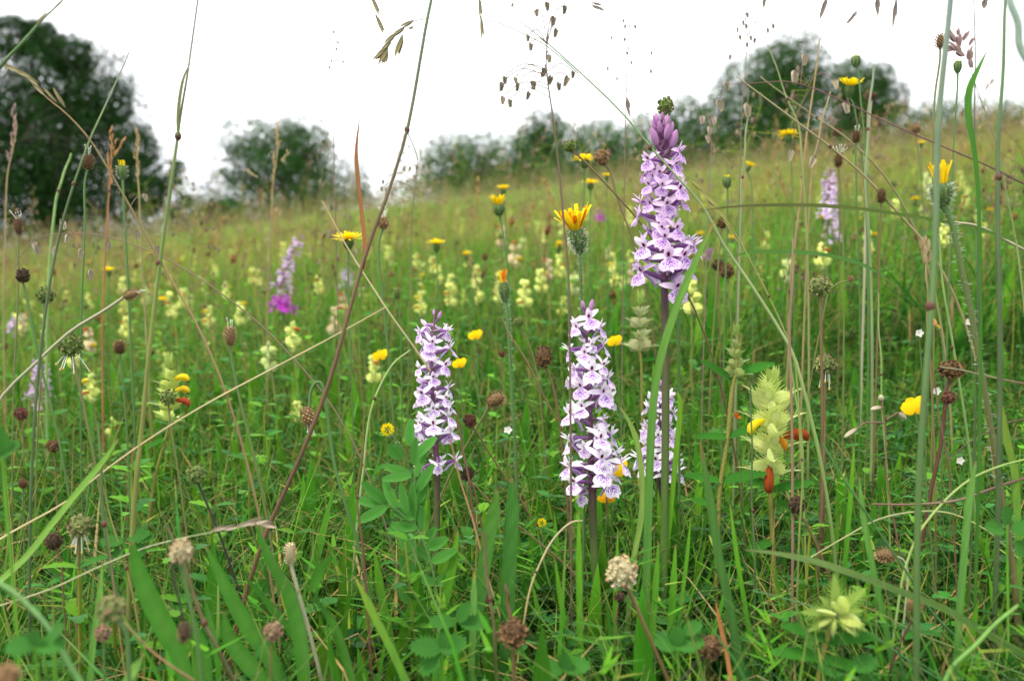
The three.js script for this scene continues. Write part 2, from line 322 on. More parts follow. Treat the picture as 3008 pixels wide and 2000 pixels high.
// ---------------------------------------------------------------- orchids
const lipTex = (() => {
  const n = 128, cv = document.createElement('canvas'); cv.width = cv.height = n; const x = cv.getContext('2d');
  x.fillStyle = '#f6eefa'; x.fillRect(0, 0, n, n); x.strokeStyle = '#8444b4'; x.lineCap = 'round';
  for (const s of [-1, 1]) {                                           // mirrored purple loops and dashes on the lip
    const X = (u) => 64 + s * u; x.lineWidth = 6;
    x.beginPath(); x.moveTo(X(5), 22); x.bezierCurveTo(X(8), 60, X(12), 84, X(21), 84); x.bezierCurveTo(X(34), 82, X(28), 52, X(15), 26); x.stroke();
    x.lineWidth = 5; x.beginPath(); x.moveTo(X(22), 30); x.bezierCurveTo(X(40), 44, X(48), 62, X(44), 78); x.stroke();
    x.lineWidth = 5; for (const [a, b, c, d] of [[3, 46, 4, 60], [4, 74, 5, 88], [16, 56, 19, 66], [36, 40, 42, 43], [52, 60, 54, 70], [30, 94, 36, 98], [12, 98, 13, 106]]) { x.beginPath(); x.moveTo(X(a), b); x.lineTo(X(c), d); x.stroke(); }
  }
  const t = new THREE.CanvasTexture(cv); t.colorSpace = THREE.SRGBColorSpace; t.flipY = false; return t;
})();
const LIL = C('#c9a5da'), PALE = C('#dccbe6'), DEEP = C('#8a4fa0'), OVA = C('#946a8c');
const MM = .001;
const flowerVariants = [0, 1, 2].map((k) => {                          // +z faces out, y up; origin on the stem
  seed = 500 + k * 77;
  const fc = V(0, 4 * MM, (12.5 + k * 1.2) * MM), sep = new MB(), lip = new MB(), ov = new MB(), th = new MB(), br = new MB();
  const pc = (t, e) => mixc([.84, .68, .88], [1, 1, 1], Math.min(1, .3 + t * 2.6));
  const lance = (t) => Math.sin(Math.PI * (.1 + .9 * t ** .85)) ** .75;
  for (const s of [-1, 1]) sep.leaf(fc, V(s * .95, rr(.0, .9), rr(-.25, .45)), V(-s * .3, .25, 1), rr(9.5, 12.5) * MM, 3.7 * MM, pc, { shape: lance, curl: rr(.2, 1.1), fold: .3, seg: 6 });   // spreading sepals
  sep.leaf(fc.clone().add(V(0, .6 * MM, -.5 * MM)), V(rr(-.15, .15), 1, rr(.1, .45)), V(0, -.4, 1), 8.2 * MM, 4 * MM, pc, { shape: lance, curl: -.5, fold: .3, seg: 6 });
  for (const s of [-1, 1]) sep.leaf(fc.clone().add(V(s * .8 * MM, .4 * MM, .3 * MM)), V(s * .42, 1, .5), V(-s * .3, -.3, 1), 6.4 * MM, 3.2 * MM, pc, { shape: lance, curl: -.8, fold: .3, seg: 5 });
  // lip: three lobes, the side ones broad, a small tooth in the middle
  const rows = [], n = 9, m = 12, dir = V(0, -.92, .42), out = V(0, .42, .92);
  for (let j = 0; j <= n; j++) {
    const v = j / n, row = [];
    for (let i = 0; i <= m; i++) {
      const u = i / m * 2 - 1, len = 8.6 + 2.2 * Math.exp(-((u / .16) ** 2)) + .9 * Math.exp(-(((Math.abs(u) - .62) / .28) ** 2)) - 1.6 * Math.abs(u) ** 6 + .25 * Math.sin(u * 17 + k), half = (1.2 + 4.9 * Math.min(1, v * 1.5) ** 1.25) * (1 - .05 * Math.sin(v * 9 + k));
      const q = fc.clone().add(V(u * half * MM, 0, 0)).addScaledVector(dir, v * len * (1 - .12 * u * u) * MM).addScaledVector(out, (1.2 * Math.sin(v * 2.4) - 1.7 * u * u * v + .35 * Math.sin(u * 11) * v) * MM);
      row.push(lip.v(q, [1, 1, 1], i / m, v));
    }
    rows.push(row);
  }
  lip.quadStrip(rows);
  ov.tube([V(0, 0, 0), V(.6 * MM, 1.5 * MM, 3 * MM), V(0, 3 * MM, 8 * MM), fc.clone().add(V(0, 0, -.6 * MM))], (t) => (1.15 + .35 * Math.sin(t * 3.1)) * MM, (t) => mixc(OVA, DEEP, t), 6);
  ov.tube([fc, V(0, -.5 * MM, 8 * MM), V(0, -4 * MM, 5 * MM)], (t) => (1.1 - .5 * t) * MM, LIL, 5);   // spur
  th.blob(fc.clone().add(V(0, 1.4 * MM, 1 * MM)), .9 * MM, 1.5 * MM, .8 * MM, V(0, 1, .4), C('#7a1f3a'), 6, 4);
  br.leaf(V(0, -1 * MM, .5 * MM), V(rr(-.4, .4), .35, 1), V(0, 1, -.3), 13 * MM, 2.6 * MM, (t) => mixc(C('#5e4a45'), C('#74803f'), t), { curl: -.7, seg: 6, shape: (t) => (1 - t) ** .7 });
  return { sep: sep.geo(), lip: lip.geo(), ov: ov.geo(), th: th.geo(), br: br.geo() };
});
const budGeo = (() => { const b = new MB(); b.tube([V(0, 0, 0), V(0, 2 * MM, 3 * MM), V(0, 5 * MM, 5 * MM)], 1.1 * MM, OVA, 5); b.blob(V(0, 8.4 * MM, 6 * MM), 2 * MM, 4.6 * MM, 2 * MM, V(0, 1, .3), (f) => mixc(C('#d2a0d2'), C('#bd8cb8'), f), 8, 7, 0, 1.2); return b.geo(); })();
const petalTints = [.0, .33, .66, 1].map((t) => [mixc(C('#e6c4ea'), C('#fbf5fb'), t)]).map(([c]) => {
  const a = petalMat.clone(); a.color.setRGB(...c); const b = petalMat.clone(); b.color.setRGB(...c); b.map = lipTex; b.vertexColors = false; a.name = 'orchid petal'; b.name = 'orchid lip'; return [a, b];
});
const magenta = petalMat.clone(); magenta.color.setRGB(...C('#c04ac0')); magenta.name = 'magenta petal';
function frame(out, up) { const z = out.clone().normalize(), y = up.clone().addScaledVector(z, -up.dot(z)).normalize(), x = y.clone().cross(z); return new THREE.Matrix4().makeBasis(x, y, z); }
function orchid(o) {
  seed = o.seed ?? 900;
  const axis = new THREE.CatmullRomCurve3(o.spike.map((q) => P(q[0], q[1], o.d)));       // bottom to top
  const stem = toGround(pix(o.stem, o.d, 14)), root = stem[stem.length - 1], t = thing(o.name ?? 'orchid', o.label, 'orchid', baseOf(root), o.group);
  const s = new MB(), rs = M_(o.stemPx / 2, o.d), sp = axis.getPoints(14).reverse();
  const full = [...sp, ...stem.slice(1)], ns = sp.length / full.length;
  s.tube(full, (q) => rs * (q < ns ? .28 + .72 * q / ns : 1), (q) => q < ns ? mixc(C('#7a4c6c'), C('#553244'), q / ns) : mixc(C('#4c382c'), C('#557a2a'), Math.min(1, (q - ns) / (1 - ns) * (o.greenAt ?? 2.6))), 8);
  s.build('stem', stemMat, t);
  const m = new THREE.Matrix4(), len = axis.getLength();
  for (let k = 0; k < o.n; k++) {
    const f = Math.max(0, (k + .35 + rr(-.5, .5)) / o.n * o.open), p = axis.getPoint(f), up = axis.getTangent(f), th = k * 2.4 + (o.phase ?? 0) + rr(-.35, .35);
    const toCam = CAM.clone().sub(p).normalize(), right = up.clone().cross(toCam).normalize(), side = right.clone().multiplyScalar(Math.sin(th)).addScaledVector(toCam, Math.cos(th));
    const size = (o.size ?? 1) * (1.14 - .3 * f) * rr(.84, 1.14), tilt = rr(-.3, .3), roll = rr(-.3, .3);
    m.copy(frame(side.clone().addScaledVector(toCam, .22).addScaledVector(right, rr(-.3, .3)).addScaledVector(up, tilt), up.clone().addScaledVector(right, roll)));
    const g = flowerVariants[k % 3], [pm, lm] = petalTints[Math.max(0, Math.min(3, Math.round((o.pale ?? .5) * 3 + (1 - f) * 1.3 - .6 + rr(-.5, .5))))];
    const fl = mesh('flower', g.sep, o.deep ? magenta : pm, t); fl.position.copy(p.clone().sub(t.position)); fl.quaternion.setFromRotationMatrix(m); fl.scale.set(size * rr(.92, 1.06), size * rr(.92, 1.06), size * (1.2 - .4 * f) * rr(.85, 1.15));
    mesh('lip', g.lip, o.deep ? magenta : lm, fl); mesh('ovary', g.ov, stemMat, fl); mesh('throat', g.th, petalMat, fl); if (rnd() < .1) { fl.scale.multiplyScalar(.72); fl.rotateX(.5); }
    if (!o.far) mesh('bract', g.br, leafMat, fl);
  }
  for (let k = 0; k < o.buds; k++) {
    const f = o.open + (1 - o.open) * (k + .4) / o.buds * .93, p = axis.getPoint(Math.min(f, .99)), up = axis.getTangent(Math.min(f, .99)), th = k * 2.4 + 1;
    const toCam = CAM.clone().sub(p).normalize(), right = up.clone().cross(toCam).normalize(), side = right.multiplyScalar(Math.sin(th)).addScaledVector(toCam, Math.cos(th));
    const b = mesh('bud', budGeo, petalMat, t); b.position.copy(p.clone().sub(t.position)); b.quaternion.setFromRotationMatrix(frame(side, up)); b.scale.setScalar((o.size ?? 1) * (1.35 - .75 * (k / o.buds)) * rr(.9, 1.1) * (o.buds < 5 ? .62 : 1));
  }
  for (const lf of o.leaves ?? []) { const L = new MB(), pts = pix(lf.pts, o.d, 12), w = M_(lf.w, o.d); L.blade(pts, (q) => w * Math.sin(Math.PI * (.12 + .88 * q)) ** .6, V(1, 0, .3), (q) => jit(mixc(G3, GY, q * .4), .04), .22); L.build('leaf', bladeMat, t); }
  return t;
}
orchid({ d: .58, seed: 31, spike: [[1953, 850], [1952, 650], [1948, 500], [1942, 352]], stem: [[1953, 850], [1956, 1100], [1954, 1400], [1950, 1700], [1945, 1900]], stemPx: 23, n: 46, buds: 19, open: .75, pale: .25, size: .94, phase: .4, greenAt: 1.7,
  leaves: [{ pts: [[1952, 1700], [1985, 1350], [1998, 1180], [1990, 1150]], w: 16 }], label: 'tallest spotted orchid, violet-pink with closed buds at its tip, standing against the sky' });
orchid({ d: .57, seed: 77, spike: [[1740, 1440], [1736, 1300], [1730, 1100], [1718, 905]], stem: [[1740, 1440], [1745, 1600], [1758, 1800], [1775, 1990]], stemPx: 24, n: 46, buds: 3, open: .95, pale: .95, size: .98, phase: 1.1, greenAt: 1.9,
  leaves: [{ pts: [[1765, 1985], [1745, 1840], [1725, 1720]], w: 26 }, { pts: [[1780, 1990], [1785, 1850], [1775, 1730]], w: 22 }], label: 'wide pale lilac spotted orchid in the middle, shorter than the tall one beside it' });
orchid({ d: .62, seed: 15, spike: [[1283, 1370], [1275, 1230], [1268, 1080], [1277, 925]], stem: [[1283, 1370], [1283, 1550], [1280, 1750], [1276, 1900]], stemPx: 19, n: 33, buds: 2, open: .94, pale: .8, size: .88, phase: 2.2, greenAt: 1.5, label: 'leftmost near spotted orchid, slim lilac spike behind grey-green vetch leaves' });
orchid({ d: .69, seed: 53, spike: [[1938, 1420], [1936, 1320], [1940, 1220], [1945, 1135]], stem: [[1938, 1420], [1936, 1600], [1930, 1750]], stemPx: 15, n: 28, buds: 3, open: .92, pale: .85, size: .92, phase: .2, greenAt: 1.3, label: 'short pale orchid half hidden behind the tall orchid stem and a broad grass blade' });
orchid({ d: 1.35, seed: 61, far: 1, spike: [[2433, 640], [2436, 580], [2440, 495]], stem: [[2433, 640], [2430, 760]], stemPx: 8, n: 24, buds: 4, open: .9, pale: .55, size: .8, label: 'blurred lilac orchid spike far right, below a plantain head' });
orchid({ d: 1.45, seed: 62, far: 1, spike: [[2450, 712], [2448, 670], [2450, 640]], stem: [[2450, 712], [2448, 800]], stemPx: 7, n: 12, buds: 1, open: .95, pale: .6, size: .75, label: 'small blurred lilac orchid directly below the far right orchid' });
orchid({ d: 1.5, seed: 63, far: 1, spike: [[822, 850], [842, 780], [885, 690]], stem: [[822, 850], [818, 950]], stemPx: 6, n: 24, buds: 3, open: .92, pale: .35, size: .72, label: 'leaning blurred mauve orchid left of the yellow flower in the middle distance' });
orchid({ d: 1.4, seed: 64, far: 1, deep: 1, spike: [[830, 908], [829, 890], [828, 868]], stem: [[830, 908], [832, 1000]], stemPx: 7, n: 12, buds: 2, open: .8, pale: -.2, size: .95, label: 'short bright magenta orchid at the foot of the leaning mauve one' });
orchid({ d: 1.2, seed: 65, far: 1, spike: [[118, 1200], [116, 1120], [113, 1050]], stem: [[118, 1200], [118, 1330]], stemPx: 8, n: 16, buds: 2, open: .9, pale: .2, size: .8, label: 'blurred lilac orchid at the left edge below the bent brown plantain' });
orchid({ d: 1.8, seed: 66, far: 1, spike: [[45, 980], [50, 955], [55, 930]], stem: [[45, 980], [45, 1050]], stemPx: 6, n: 12, buds: 2, open: .9, pale: .15, size: 1, label: 'faint pinkish orchid at the far left edge among yellow rattles' });
orchid({ d: 2.2, seed: 67, far: 1, spike: [[1018, 845], [1018, 820], [1018, 795]], stem: [[1018, 845], [1018, 900]], stemPx: 5, n: 14, buds: 1, open: .95, pale: .5, size: 1, label: 'very pale lilac orchid blurred below the flat yellow flower' });
orchid({ d: 3, seed: 68, far: 1, deep: 1, spike: [[1760, 650], [1760, 636], [1760, 618]], stem: [[1760, 650], [1760, 700]], stemPx: 4, n: 12, buds: 2, open: .85, pale: -.1, size: 1.1, label: 'tiny pink orchid in the distance left of the tall orchid' });
orchid({ d: 2, seed: 69, far: 1, deep: 1, spike: [[2085, 765], [2085, 750], [2085, 735]], stem: [[2085, 765], [2085, 830]], stemPx: 4, n: 10, buds: 1, open: .9, pale: -.2, size: .9, label: 'tiny magenta orchid blurred right of the tall orchid stem' });

// ---------------------------------------------------------------- round seed heads: burnet and plantain
const fib = (k, n) => { const y = 1 - 2 * (k + .5) / n, r = Math.sqrt(1 - y * y), a = k * 2.39996; return V(Math.cos(a) * r, y, Math.sin(a) * r); };
const STYLE = {
  green: [C('#6f8a3c'), C('#8a9a55'), C('#7a4a48')], greenpink: [C('#7d8f4a'), C('#a5a568'), C('#a05a64')], brown: [C('#6e5030'), C('#9a7448'), C('#57402a')], dark: [C('#4e3c28'), C('#6e5638'), C('#3a2a1c')],
  cream: [C('#c9bf90'), C('#d8cba8'), C('#b06a5c')], pink: [C('#8f7858'), C('#a8a068'), C('#b8707a')], tan: [C('#9a7a52'), C('#b8986c'), C('#7a5a3a')], red: [C('#6e4434'), C('#8a5a48'), C('#6a3430')],
};
function headGeo(R, style, tall = 1, n = 46, own) {                     // burnet: little four-lobed cups all over a ball
  const mb = new MB(), st = STYLE[style], pieces = [];
  mb.blob(V(0, 0, 0), R * .78, R * .8 * tall, R * .78, UPV, mixc(st[0], [0, 0, 0], .35), 10, 8);
  for (let k = 0; k < n; k++) {
    const d = fib(k, n).add(V(rr(-.16, .16), rr(-.16, .16), rr(-.16, .16))).normalize(), big = rr(.7, 1.3), c = V(d.x * R * .72, d.y * R * .74 * tall, d.z * R * .72), t1 = (Math.abs(d.y) < .9 ? UPV : V(1, 0, 0)).clone().cross(d).normalize(), t2 = d.clone().cross(t1), piece = own ? new MB() : mb, a0 = rnd() * 6;
    const rim = mixc(rnd() < .75 ? st[1] : st[2], st[2], .15 + .35 * Math.max(0, d.y)), core = jit(st[0], .2);
    piece.blob(c.clone().addScaledVector(d, R * .1 * big), R * .13, R * .17, R * .13, d, jit(st[0], .25), 5, 4);
    for (let j = 0; j < 4; j++) { const a = a0 + j * 1.5708, o = t1.clone().multiplyScalar(Math.cos(a)).addScaledVector(t2, Math.sin(a)); piece.leaf(c.clone().addScaledVector(d, R * .06), o.clone().addScaledVector(d, rr(.5, 1.3)), d.clone().sub(o), R * rr(.26, .38) * big, R * .26 * big, (t) => mixc(core, rim, t), { seg: 3, curl: rr(-.6, .5), fold: .4, shape: ovate }); }
    if (own) pieces.push(piece);
  }
  return [mb, pieces];
}
function plantainGeo(R, H, style, tip) {                                // a ribwort head: pointed scales in spirals
  const mb = new MB(), st = STYLE[style], n = 90;
  mb.blob(V(0, 0, 0), R * .8, H * .92, R * .8, UPV, mixc(st[0], [0, 0, 0], .3), 8, 8);
  for (let k = 0; k < n; k++) { const f = k / n, y = (f * 2 - 1) * H, rad = Math.sqrt(Math.max(.02, 1 - (y / H) ** 2)) * R * .82, a = k * 2.39996, o = V(Math.cos(a), 0, Math.sin(a)); mb.leaf(V(o.x * rad, y, o.z * rad), o.clone().multiplyScalar(.9).add(V(0, .9, 0)), o.clone().add(V(0, -.6, 0)), R * .5, R * .42, jit(pick(st), .2), { seg: 2, fold: .5, curl: -.4 }); }
  return mb;
}
const STEMC = { green: C('#4f7434'), brown: C('#6e5a34'), red: C('#55301f'), pale: C('#a8a585'), dark: C('#2c221e'), olive: C('#6c7038') };
function head(o) {
  seed = Math.floor(o.x * 7 + o.y * 13); const d = o.d, R = M_(o.r, d), c = P(o.x, o.y, d), axis = o.axis ? V(...o.axis).normalize() : UPV;
  const own = o.own, tall = o.tall ?? 1;
  let pts = pix([[o.x + (o.ox ?? 0), o.y + (o.oy ?? o.r * .6 * tall)], ...o.stem], d, 14); if (!o.loose) pts = toGround(pts);
  const t = thing(o.name ?? (o.kind === 'plantain' ? 'ribwort_plantain' : 'salad_burnet'), o.label, o.kind === 'plantain' ? 'plantain' : 'burnet', o.loose ? pts[pts.length - 1].clone() : baseOf(pts[pts.length - 1]), o.group);
  new MB().tube(pts, M_((o.w ?? 7) / 2, d), o.col2 ? (s) => mixc(STEMC[o.sc ?? 'green'], STEMC[o.col2], s) : STEMC[o.sc ?? 'green'], 7).build('stem', stemMat, t);
  const put = (mb, name, mat, par) => { const m = mesh(name, mb.geo(), mat, par); return m; };
  let hm;
  if (o.kind === 'plantain') hm = put(plantainGeo(R, R * (o.tall ?? 1.5), o.style), 'seed_head', dryMat, t);
  else { const [b, pc] = headGeo(R, o.style, tall, own ? 40 : 46, own); hm = put(b, 'seed_head', dryMat, t); for (const p of pc) put(p, 'floret', dryMat, hm); }
  hm.position.copy(c).sub(t.position); hm.quaternion.setFromUnitVectors(UPV, axis);
  if (o.stamens) {                                                      // pale stamens on thin filaments
    const s = new MB(), up = axis;
    for (let k = 0; k < o.stamens; k++) { const a = k * 2.4, H0 = R * tall * (o.stTop ?? .8), q = V(0, 0, 0).addScaledVector(up, H0).add(V(Math.cos(a), 0, Math.sin(a)).multiplyScalar(R * .3)), e = q.clone().addScaledVector(up, (o.hang ? -1 : 1) * R * rr(.9, 1.9)).add(V(Math.cos(a), 0, Math.sin(a)).multiplyScalar(R * rr(.1, o.spread ?? .5))); s.tube([q, q.clone().lerp(e, .5).add(V(.0002, 0, 0)), e], R * .035, [.7, .72, .62], 4); s.blob(e, R * .1, R * .14, R * .08, up, o.hang ? C('#b8a860') : C('#e4e6d6'), 5, 4); }
    const m = mesh('stamens', s.geo(), hairMat, t); m.position.copy(c).sub(t.position);
  }
  return t;
}
const HD = [
  { x: 2410, y: 840, r: 33, d: .58, style: 'greenpink', own: 1, stem: [[2414, 1000], [2416, 1300], [2410, 1560]], sc: 'brown', w: 9, label: 'round green and maroon burnet head on a straight brown stem right of the tall orchid' },
  { x: 2425, y: 1070, r: 33, d: .61, tall: .85, style: 'greenpink', own: 1, stamens: 7, hang: 1, stTop: -.3, stem: [[2424, 1200], [2422, 1450]], sc: 'brown', w: 7, label: 'flattened green burnet head with tan stamens just under the maroon one' },
  { x: 2795, y: 1085, r: 35, d: .54, tall: .78, style: 'brown', own: 1, stem: [[2782, 1150], [2770, 1280], [2735, 1450], [2690, 1700], [2620, 1980]], sc: 'red', w: 11, label: 'dry brown burnet head on a dark red stem at the right' },
  { x: 2787, y: 1168, r: 21, d: .535, tall: .8, style: 'red', loose: 1, stem: [[2782, 1190], [2778, 1206]], sc: 'red', w: 8, label: 'small dark red burnet head low on the stem of the dry brown one' },
  { x: 1597, y: 1047, r: 27, d: .62, tall: 1.35, style: 'brown', own: 1, stem: [[1620, 1120], [1640, 1210], [1660, 1400]], sc: 'brown', w: 8, label: 'ragged brown seed head left of the wide middle orchid' },
  { x: 1455, y: 1175, r: 23, d: .66, tall: 1.3, axis: [.85, .5, .1], kind: 'plantain', style: 'tan', ox: -18, oy: 14, stem: [[1425, 1215], [1395, 1265], [1340, 1360]], sc: 'olive', w: 7, label: 'tan oval plantain head leaning right, right of the leftmost near orchid' },
  { x: 1380, y: 1236, r: 20, d: .64, style: 'red', stem: [[1400, 1270], [1450, 1350], [1520, 1450]], sc: 'brown', w: 6, label: 'shrivelled reddish burnet head just right of the leftmost near orchid' },
  { x: 1373, y: 1393, r: 20, d: .63, style: 'dark', stem: [[1390, 1430], [1410, 1520], [1420, 1600]], sc: 'brown', w: 6, label: 'small dark brown burnet head behind a straw stalk' },
  { x: 1826, y: 1680, r: 48, d: .45, style: 'cream', own: 1, stem: [[1850, 1740], [1890, 1830], [1960, 1990]], sc: 'brown', w: 12, label: 'large cream and pink burnet head below the middle orchid' },
  { x: 1505, y: 1862, r: 45, d: .42, style: 'brown', own: 1, stem: [[1507, 1920], [1508, 1990]], sc: 'brown', w: 14, label: 'large dry brown burnet head at the bottom centre' },
  { x: 2085, y: 1900, r: 38, d: .43, tall: .95, style: 'brown', own: 1, stem: [[2050, 1945], [1995, 2010]], sc: 'dark', w: 9, label: 'dry reddish-brown burnet head at the bottom, right of the tall orchid foot' },
  { x: 2342, y: 1484, r: 26, d: .52, style: 'dark', stem: [[2370, 1540], [2400, 1600]], sc: 'brown', w: 7, label: 'dark withered burnet head among leaves under the big yellow rattle' },
  { x: 2605, y: 1630, r: 21, d: .5, tall: 1.5, axis: [-.97, .12, .2], kind: 'plantain', style: 'tan', ox: 30, oy: 4, stem: [[2655, 1645], [2668, 1680], [2660, 1790]], sc: 'pale', w: 6, label: 'brown plantain head lying sideways at the lower right' },
  { x: 2690, y: 1780, r: 20, d: .45, tall: 1.25, kind: 'plantain', style: 'tan', stem: [[2676, 1830], [2640, 1900], [2610, 1990]], sc: 'red', w: 7, label: 'small frayed tan seed head in front of the thick green stem' },
  { x: 577, y: 1392, r: 30, d: .54, style: 'green', own: 1, stem: [[590, 1440], [640, 1560], [690, 1700]], sc: 'dark', w: 7, label: 'olive green burnet head on a dark slanting stem, lower left' },
  { x: 232, y: 1545, r: 34, d: .5, tall: 1.05, style: 'greenpink', own: 1, stamens: 10, hang: 1, stTop: -.4, stem: [[231, 1620], [228, 1750], [226, 1880]], sc: 'brown', w: 9, label: 'pink-topped green burnet head with yellow stamens on an upright stem, lower left' },
  { x: 530, y: 1620, r: 36, d: .38, style: 'cream', own: 1, stem: [[545, 1720], [575, 1860], [590, 1990]], sc: 'green', w: 12, label: 'big pale cream burnet head blurred near the camera, lower left' },
  { x: 325, y: 1790, r: 42, d: .35, style: 'greenpink', own: 1, stem: [[365, 1850], [378, 1990]], sc: 'green', w: 13, label: 'big smooth green burnet head with pink edges near the bottom left' },
  { x: 157, y: 1590, r: 26, d: .5, style: 'dark', stem: [[175, 1640], [185, 1760]], sc: 'brown', w: 6, label: 'dark brown burnet head behind a curled stalk, lower left' },
  { x: 268, y: 1378, r: 20, d: .58, style: 'green', stem: [[262, 1420], [250, 1520]], sc: 'green', w: 6, label: 'small green burnet head under the long straw stalk at the left' },
  { x: 802, y: 1855, r: 27, d: .4, style: 'pink', own: 1, stem: [[796, 1910], [794, 1990]], sc: 'brown', w: 5, label: 'small rosy pink burnet head between plantain leaves at the bottom' },
  { x: 300, y: 1860, r: 24, d: .41, style: 'pink', stem: [[304, 1920], [305, 1990]], sc: 'green', w: 7, label: 'pinkish burnet head low behind the big smooth green one' },
  { x: 206, y: 1015, r: 35, d: .6, style: 'green', own: 1, stamens: 8, hang: 1, stTop: -.4, spread: 1.2, stem: [[222, 1090], [250, 1220], [285, 1400]], sc: 'olive', w: 8, label: 'green and maroon burnet head with dangling stamens at the left' },
  { x: 132, y: 867, r: 26, d: .68, style: 'green', stem: [[128, 910], [122, 1050], [110, 1250]], sc: 'olive', w: 5, label: 'olive burnet head above and left of the stamened one' },
  { x: 65, y: 810, r: 20, d: .6, tall: 1.15, style: 'dark', stem: [[78, 880], [112, 1050], [160, 1240], [190, 1390]], sc: 'green', w: 7, label: 'dark brown burnet head on a long green stem at the left edge' },
  { x: 350, y: 1020, r: 17, d: .66, tall: 1.2, kind: 'plantain', style: 'brown', stem: [[357, 1100], [372, 1280], [378, 1420]], sc: 'green', w: 6, label: 'small brown plantain head left of the pale rattle on the left' },
  { x: 493, y: 1168, r: 23, d: .62, style: 'green', stem: [[500, 1250], [520, 1370]], sc: 'olive', w: 6, label: 'green burnet head in front of the pale rattle on the left' },
  { x: 60, y: 1215, r: 19, d: .8, style: 'red', stem: [[65, 1270], [70, 1400]], sc: 'brown', w: 5, label: 'reddish blurred burnet head low at the left edge' },
  { x: 155, y: 1310, r: 20, d: .7, style: 'brown', stem: [[160, 1360], [165, 1460]], sc: 'brown', w: 5, label: 'tan-brown burnet head below the olive one at the left' },
  { x: 383, y: 866, r: 15, d: .57, tall: 1.6, axis: [.93, .35, .1], kind: 'plantain', style: 'tan', stamens: 5, ox: -22, oy: 8, stem: [[300, 915], [210, 970], [110, 1060], [0, 1170], [-60, 1300]], sc: 'pale', w: 9, label: 'brown plantain head on a pale stalk bending in from the left edge' },
  { x: 675, y: 988, r: 18, d: .56, tall: 1.65, kind: 'plantain', style: 'tan', stamens: 4, spread: .2, stem: [[680, 1060], [705, 1180], [755, 1380], [790, 1560]], sc: 'green', col2: 'olive', w: 8, label: 'upright brown plantain head with white stamens on its tip, left of centre' },
  { x: 904, y: 1222, r: 20, d: .54, tall: 1.5, axis: [.15, -.95, .1], kind: 'plantain', style: 'tan', stamens: 6, ox: 4, oy: -24, stem: [[912, 1150], [924, 1126], [938, 1122], [950, 1145], [966, 1260], [985, 1380], [1040, 1560]], sc: 'green', w: 10, label: 'drooping plantain head hanging from a hooked green stalk' },
  { x: 1955, y: 312, r: 25, d: .62, tall: 1.15, style: 'green', stamens: 9, hang: 1, stTop: -.5, stem: [[1962, 370], [1978, 500], [1990, 760], [1995, 1100]], sc: 'green', w: 8, label: 'green burnet head with hanging stamens directly above the tall orchid' },
  { x: 1674, y: 430, r: 21, d: .62, tall: .8, style: 'green', stem: [[1700, 458], [1780, 540], [1870, 640], [1960, 760]], sc: 'brown', w: 6, label: 'small green burnet head on a slanting stem beside the upper yellow flower' },
  { x: 1768, y: 462, r: 24, d: .8, style: 'tan', stem: [[1790, 500], [1810, 570], [1850, 680]], sc: 'brown', w: 6, label: 'brownish burnet head touching the upper yellow flower' },
  { x: 2122, y: 655, r: 17, d: .8, style: 'brown', stem: [[2116, 720], [2105, 850]], sc: 'olive', w: 5, label: 'brown burnet head just right of the tall orchid spike' },
  { x: 2135, y: 795, r: 23, d: .85, style: 'brown', stem: [[2140, 850], [2150, 960]], sc: 'olive', w: 5, label: 'dull green-brown burnet head right of the bottom of the tall orchid spike' },
  { x: 2110, y: 778, r: 18, d: .95, style: 'dark', stem: [[2112, 850], [2115, 960]], sc: 'brown', w: 4, label: 'dark burnet head tucked behind the dull green-brown one' },
  { x: 2590, y: 575, r: 15, d: .7, tall: 1.5, kind: 'plantain', style: 'brown', stem: [[2588, 640], [2584, 800], [2580, 950]], sc: 'brown', w: 6, label: 'brown plantain head below the straw stems, left of the big hairy bud' },
  { x: 2464, y: 470, r: 14, d: .72, tall: 1.6, kind: 'plantain', style: 'brown', stamens: 9, spread: 1.6, stem: [[2470, 540], [2478, 700], [2480, 900]], sc: 'olive', w: 5, label: 'brown plantain head with spreading white stamens above the far lilac orchid' },
  { x: 2516, y: 402, r: 13, d: .76, tall: 1.5, kind: 'plantain', style: 'brown', stamens: 4, stem: [[2515, 470], [2520, 640], [2525, 800]], sc: 'green', w: 5, label: 'brown plantain head just right of the one with white stamens' },
  { x: 2561, y: 282, r: 14, d: .9, tall: .95, style: 'red', stem: [[2556, 340], [2548, 480], [2545, 620]], sc: 'pale', w: 7, label: 'rusty red burnet head against the right-hand tree' },
  { x: 2460, y: 388, r: 13, d: 1, style: 'red', stem: [[2462, 450], [2466, 600]], sc: 'brown', w: 4, label: 'rusty blurred burnet head left of the two plantains' },
  { x: 2690, y: 378, r: 16, d: .9, style: 'tan', stem: [[2700, 450], [2715, 600]], sc: 'olive', w: 4, label: 'tan burnet head below the skyline left of the thick stem' },
  { x: 2764, y: 122, r: 14, d: .62, tall: 1.55, kind: 'plantain', style: 'tan', stem: [[2762, 180], [2748, 280], [2742, 450], [2745, 700]], sc: 'olive', w: 6, label: 'pale brown plantain head high against the sky beside the thick green stem' },
  { x: 1166, y: 862, r: 11, d: .8, tall: 1.5, kind: 'plantain', style: 'green', stem: [[1174, 930], [1178, 1060], [1180, 1200]], sc: 'green', w: 4, label: 'small green plantain bud above the leftmost near orchid' },
  { x: 1125, y: 655, r: 18, d: .75, tall: 1.1, style: 'tan', stamens: 8, stem: [[1112, 720], [1120, 840], [1135, 980]], sc: 'green', w: 7, label: 'frayed grey plantain head at the foot of the rusty blade' },
  { x: 257, y: 476, r: 16, d: .72, tall: 1.5, kind: 'plantain', style: 'brown', stamens: 4, stem: [[247, 540], [248, 660], [240, 850]], sc: 'green', w: 6, label: 'brown plantain head against the dark tree at the left' },
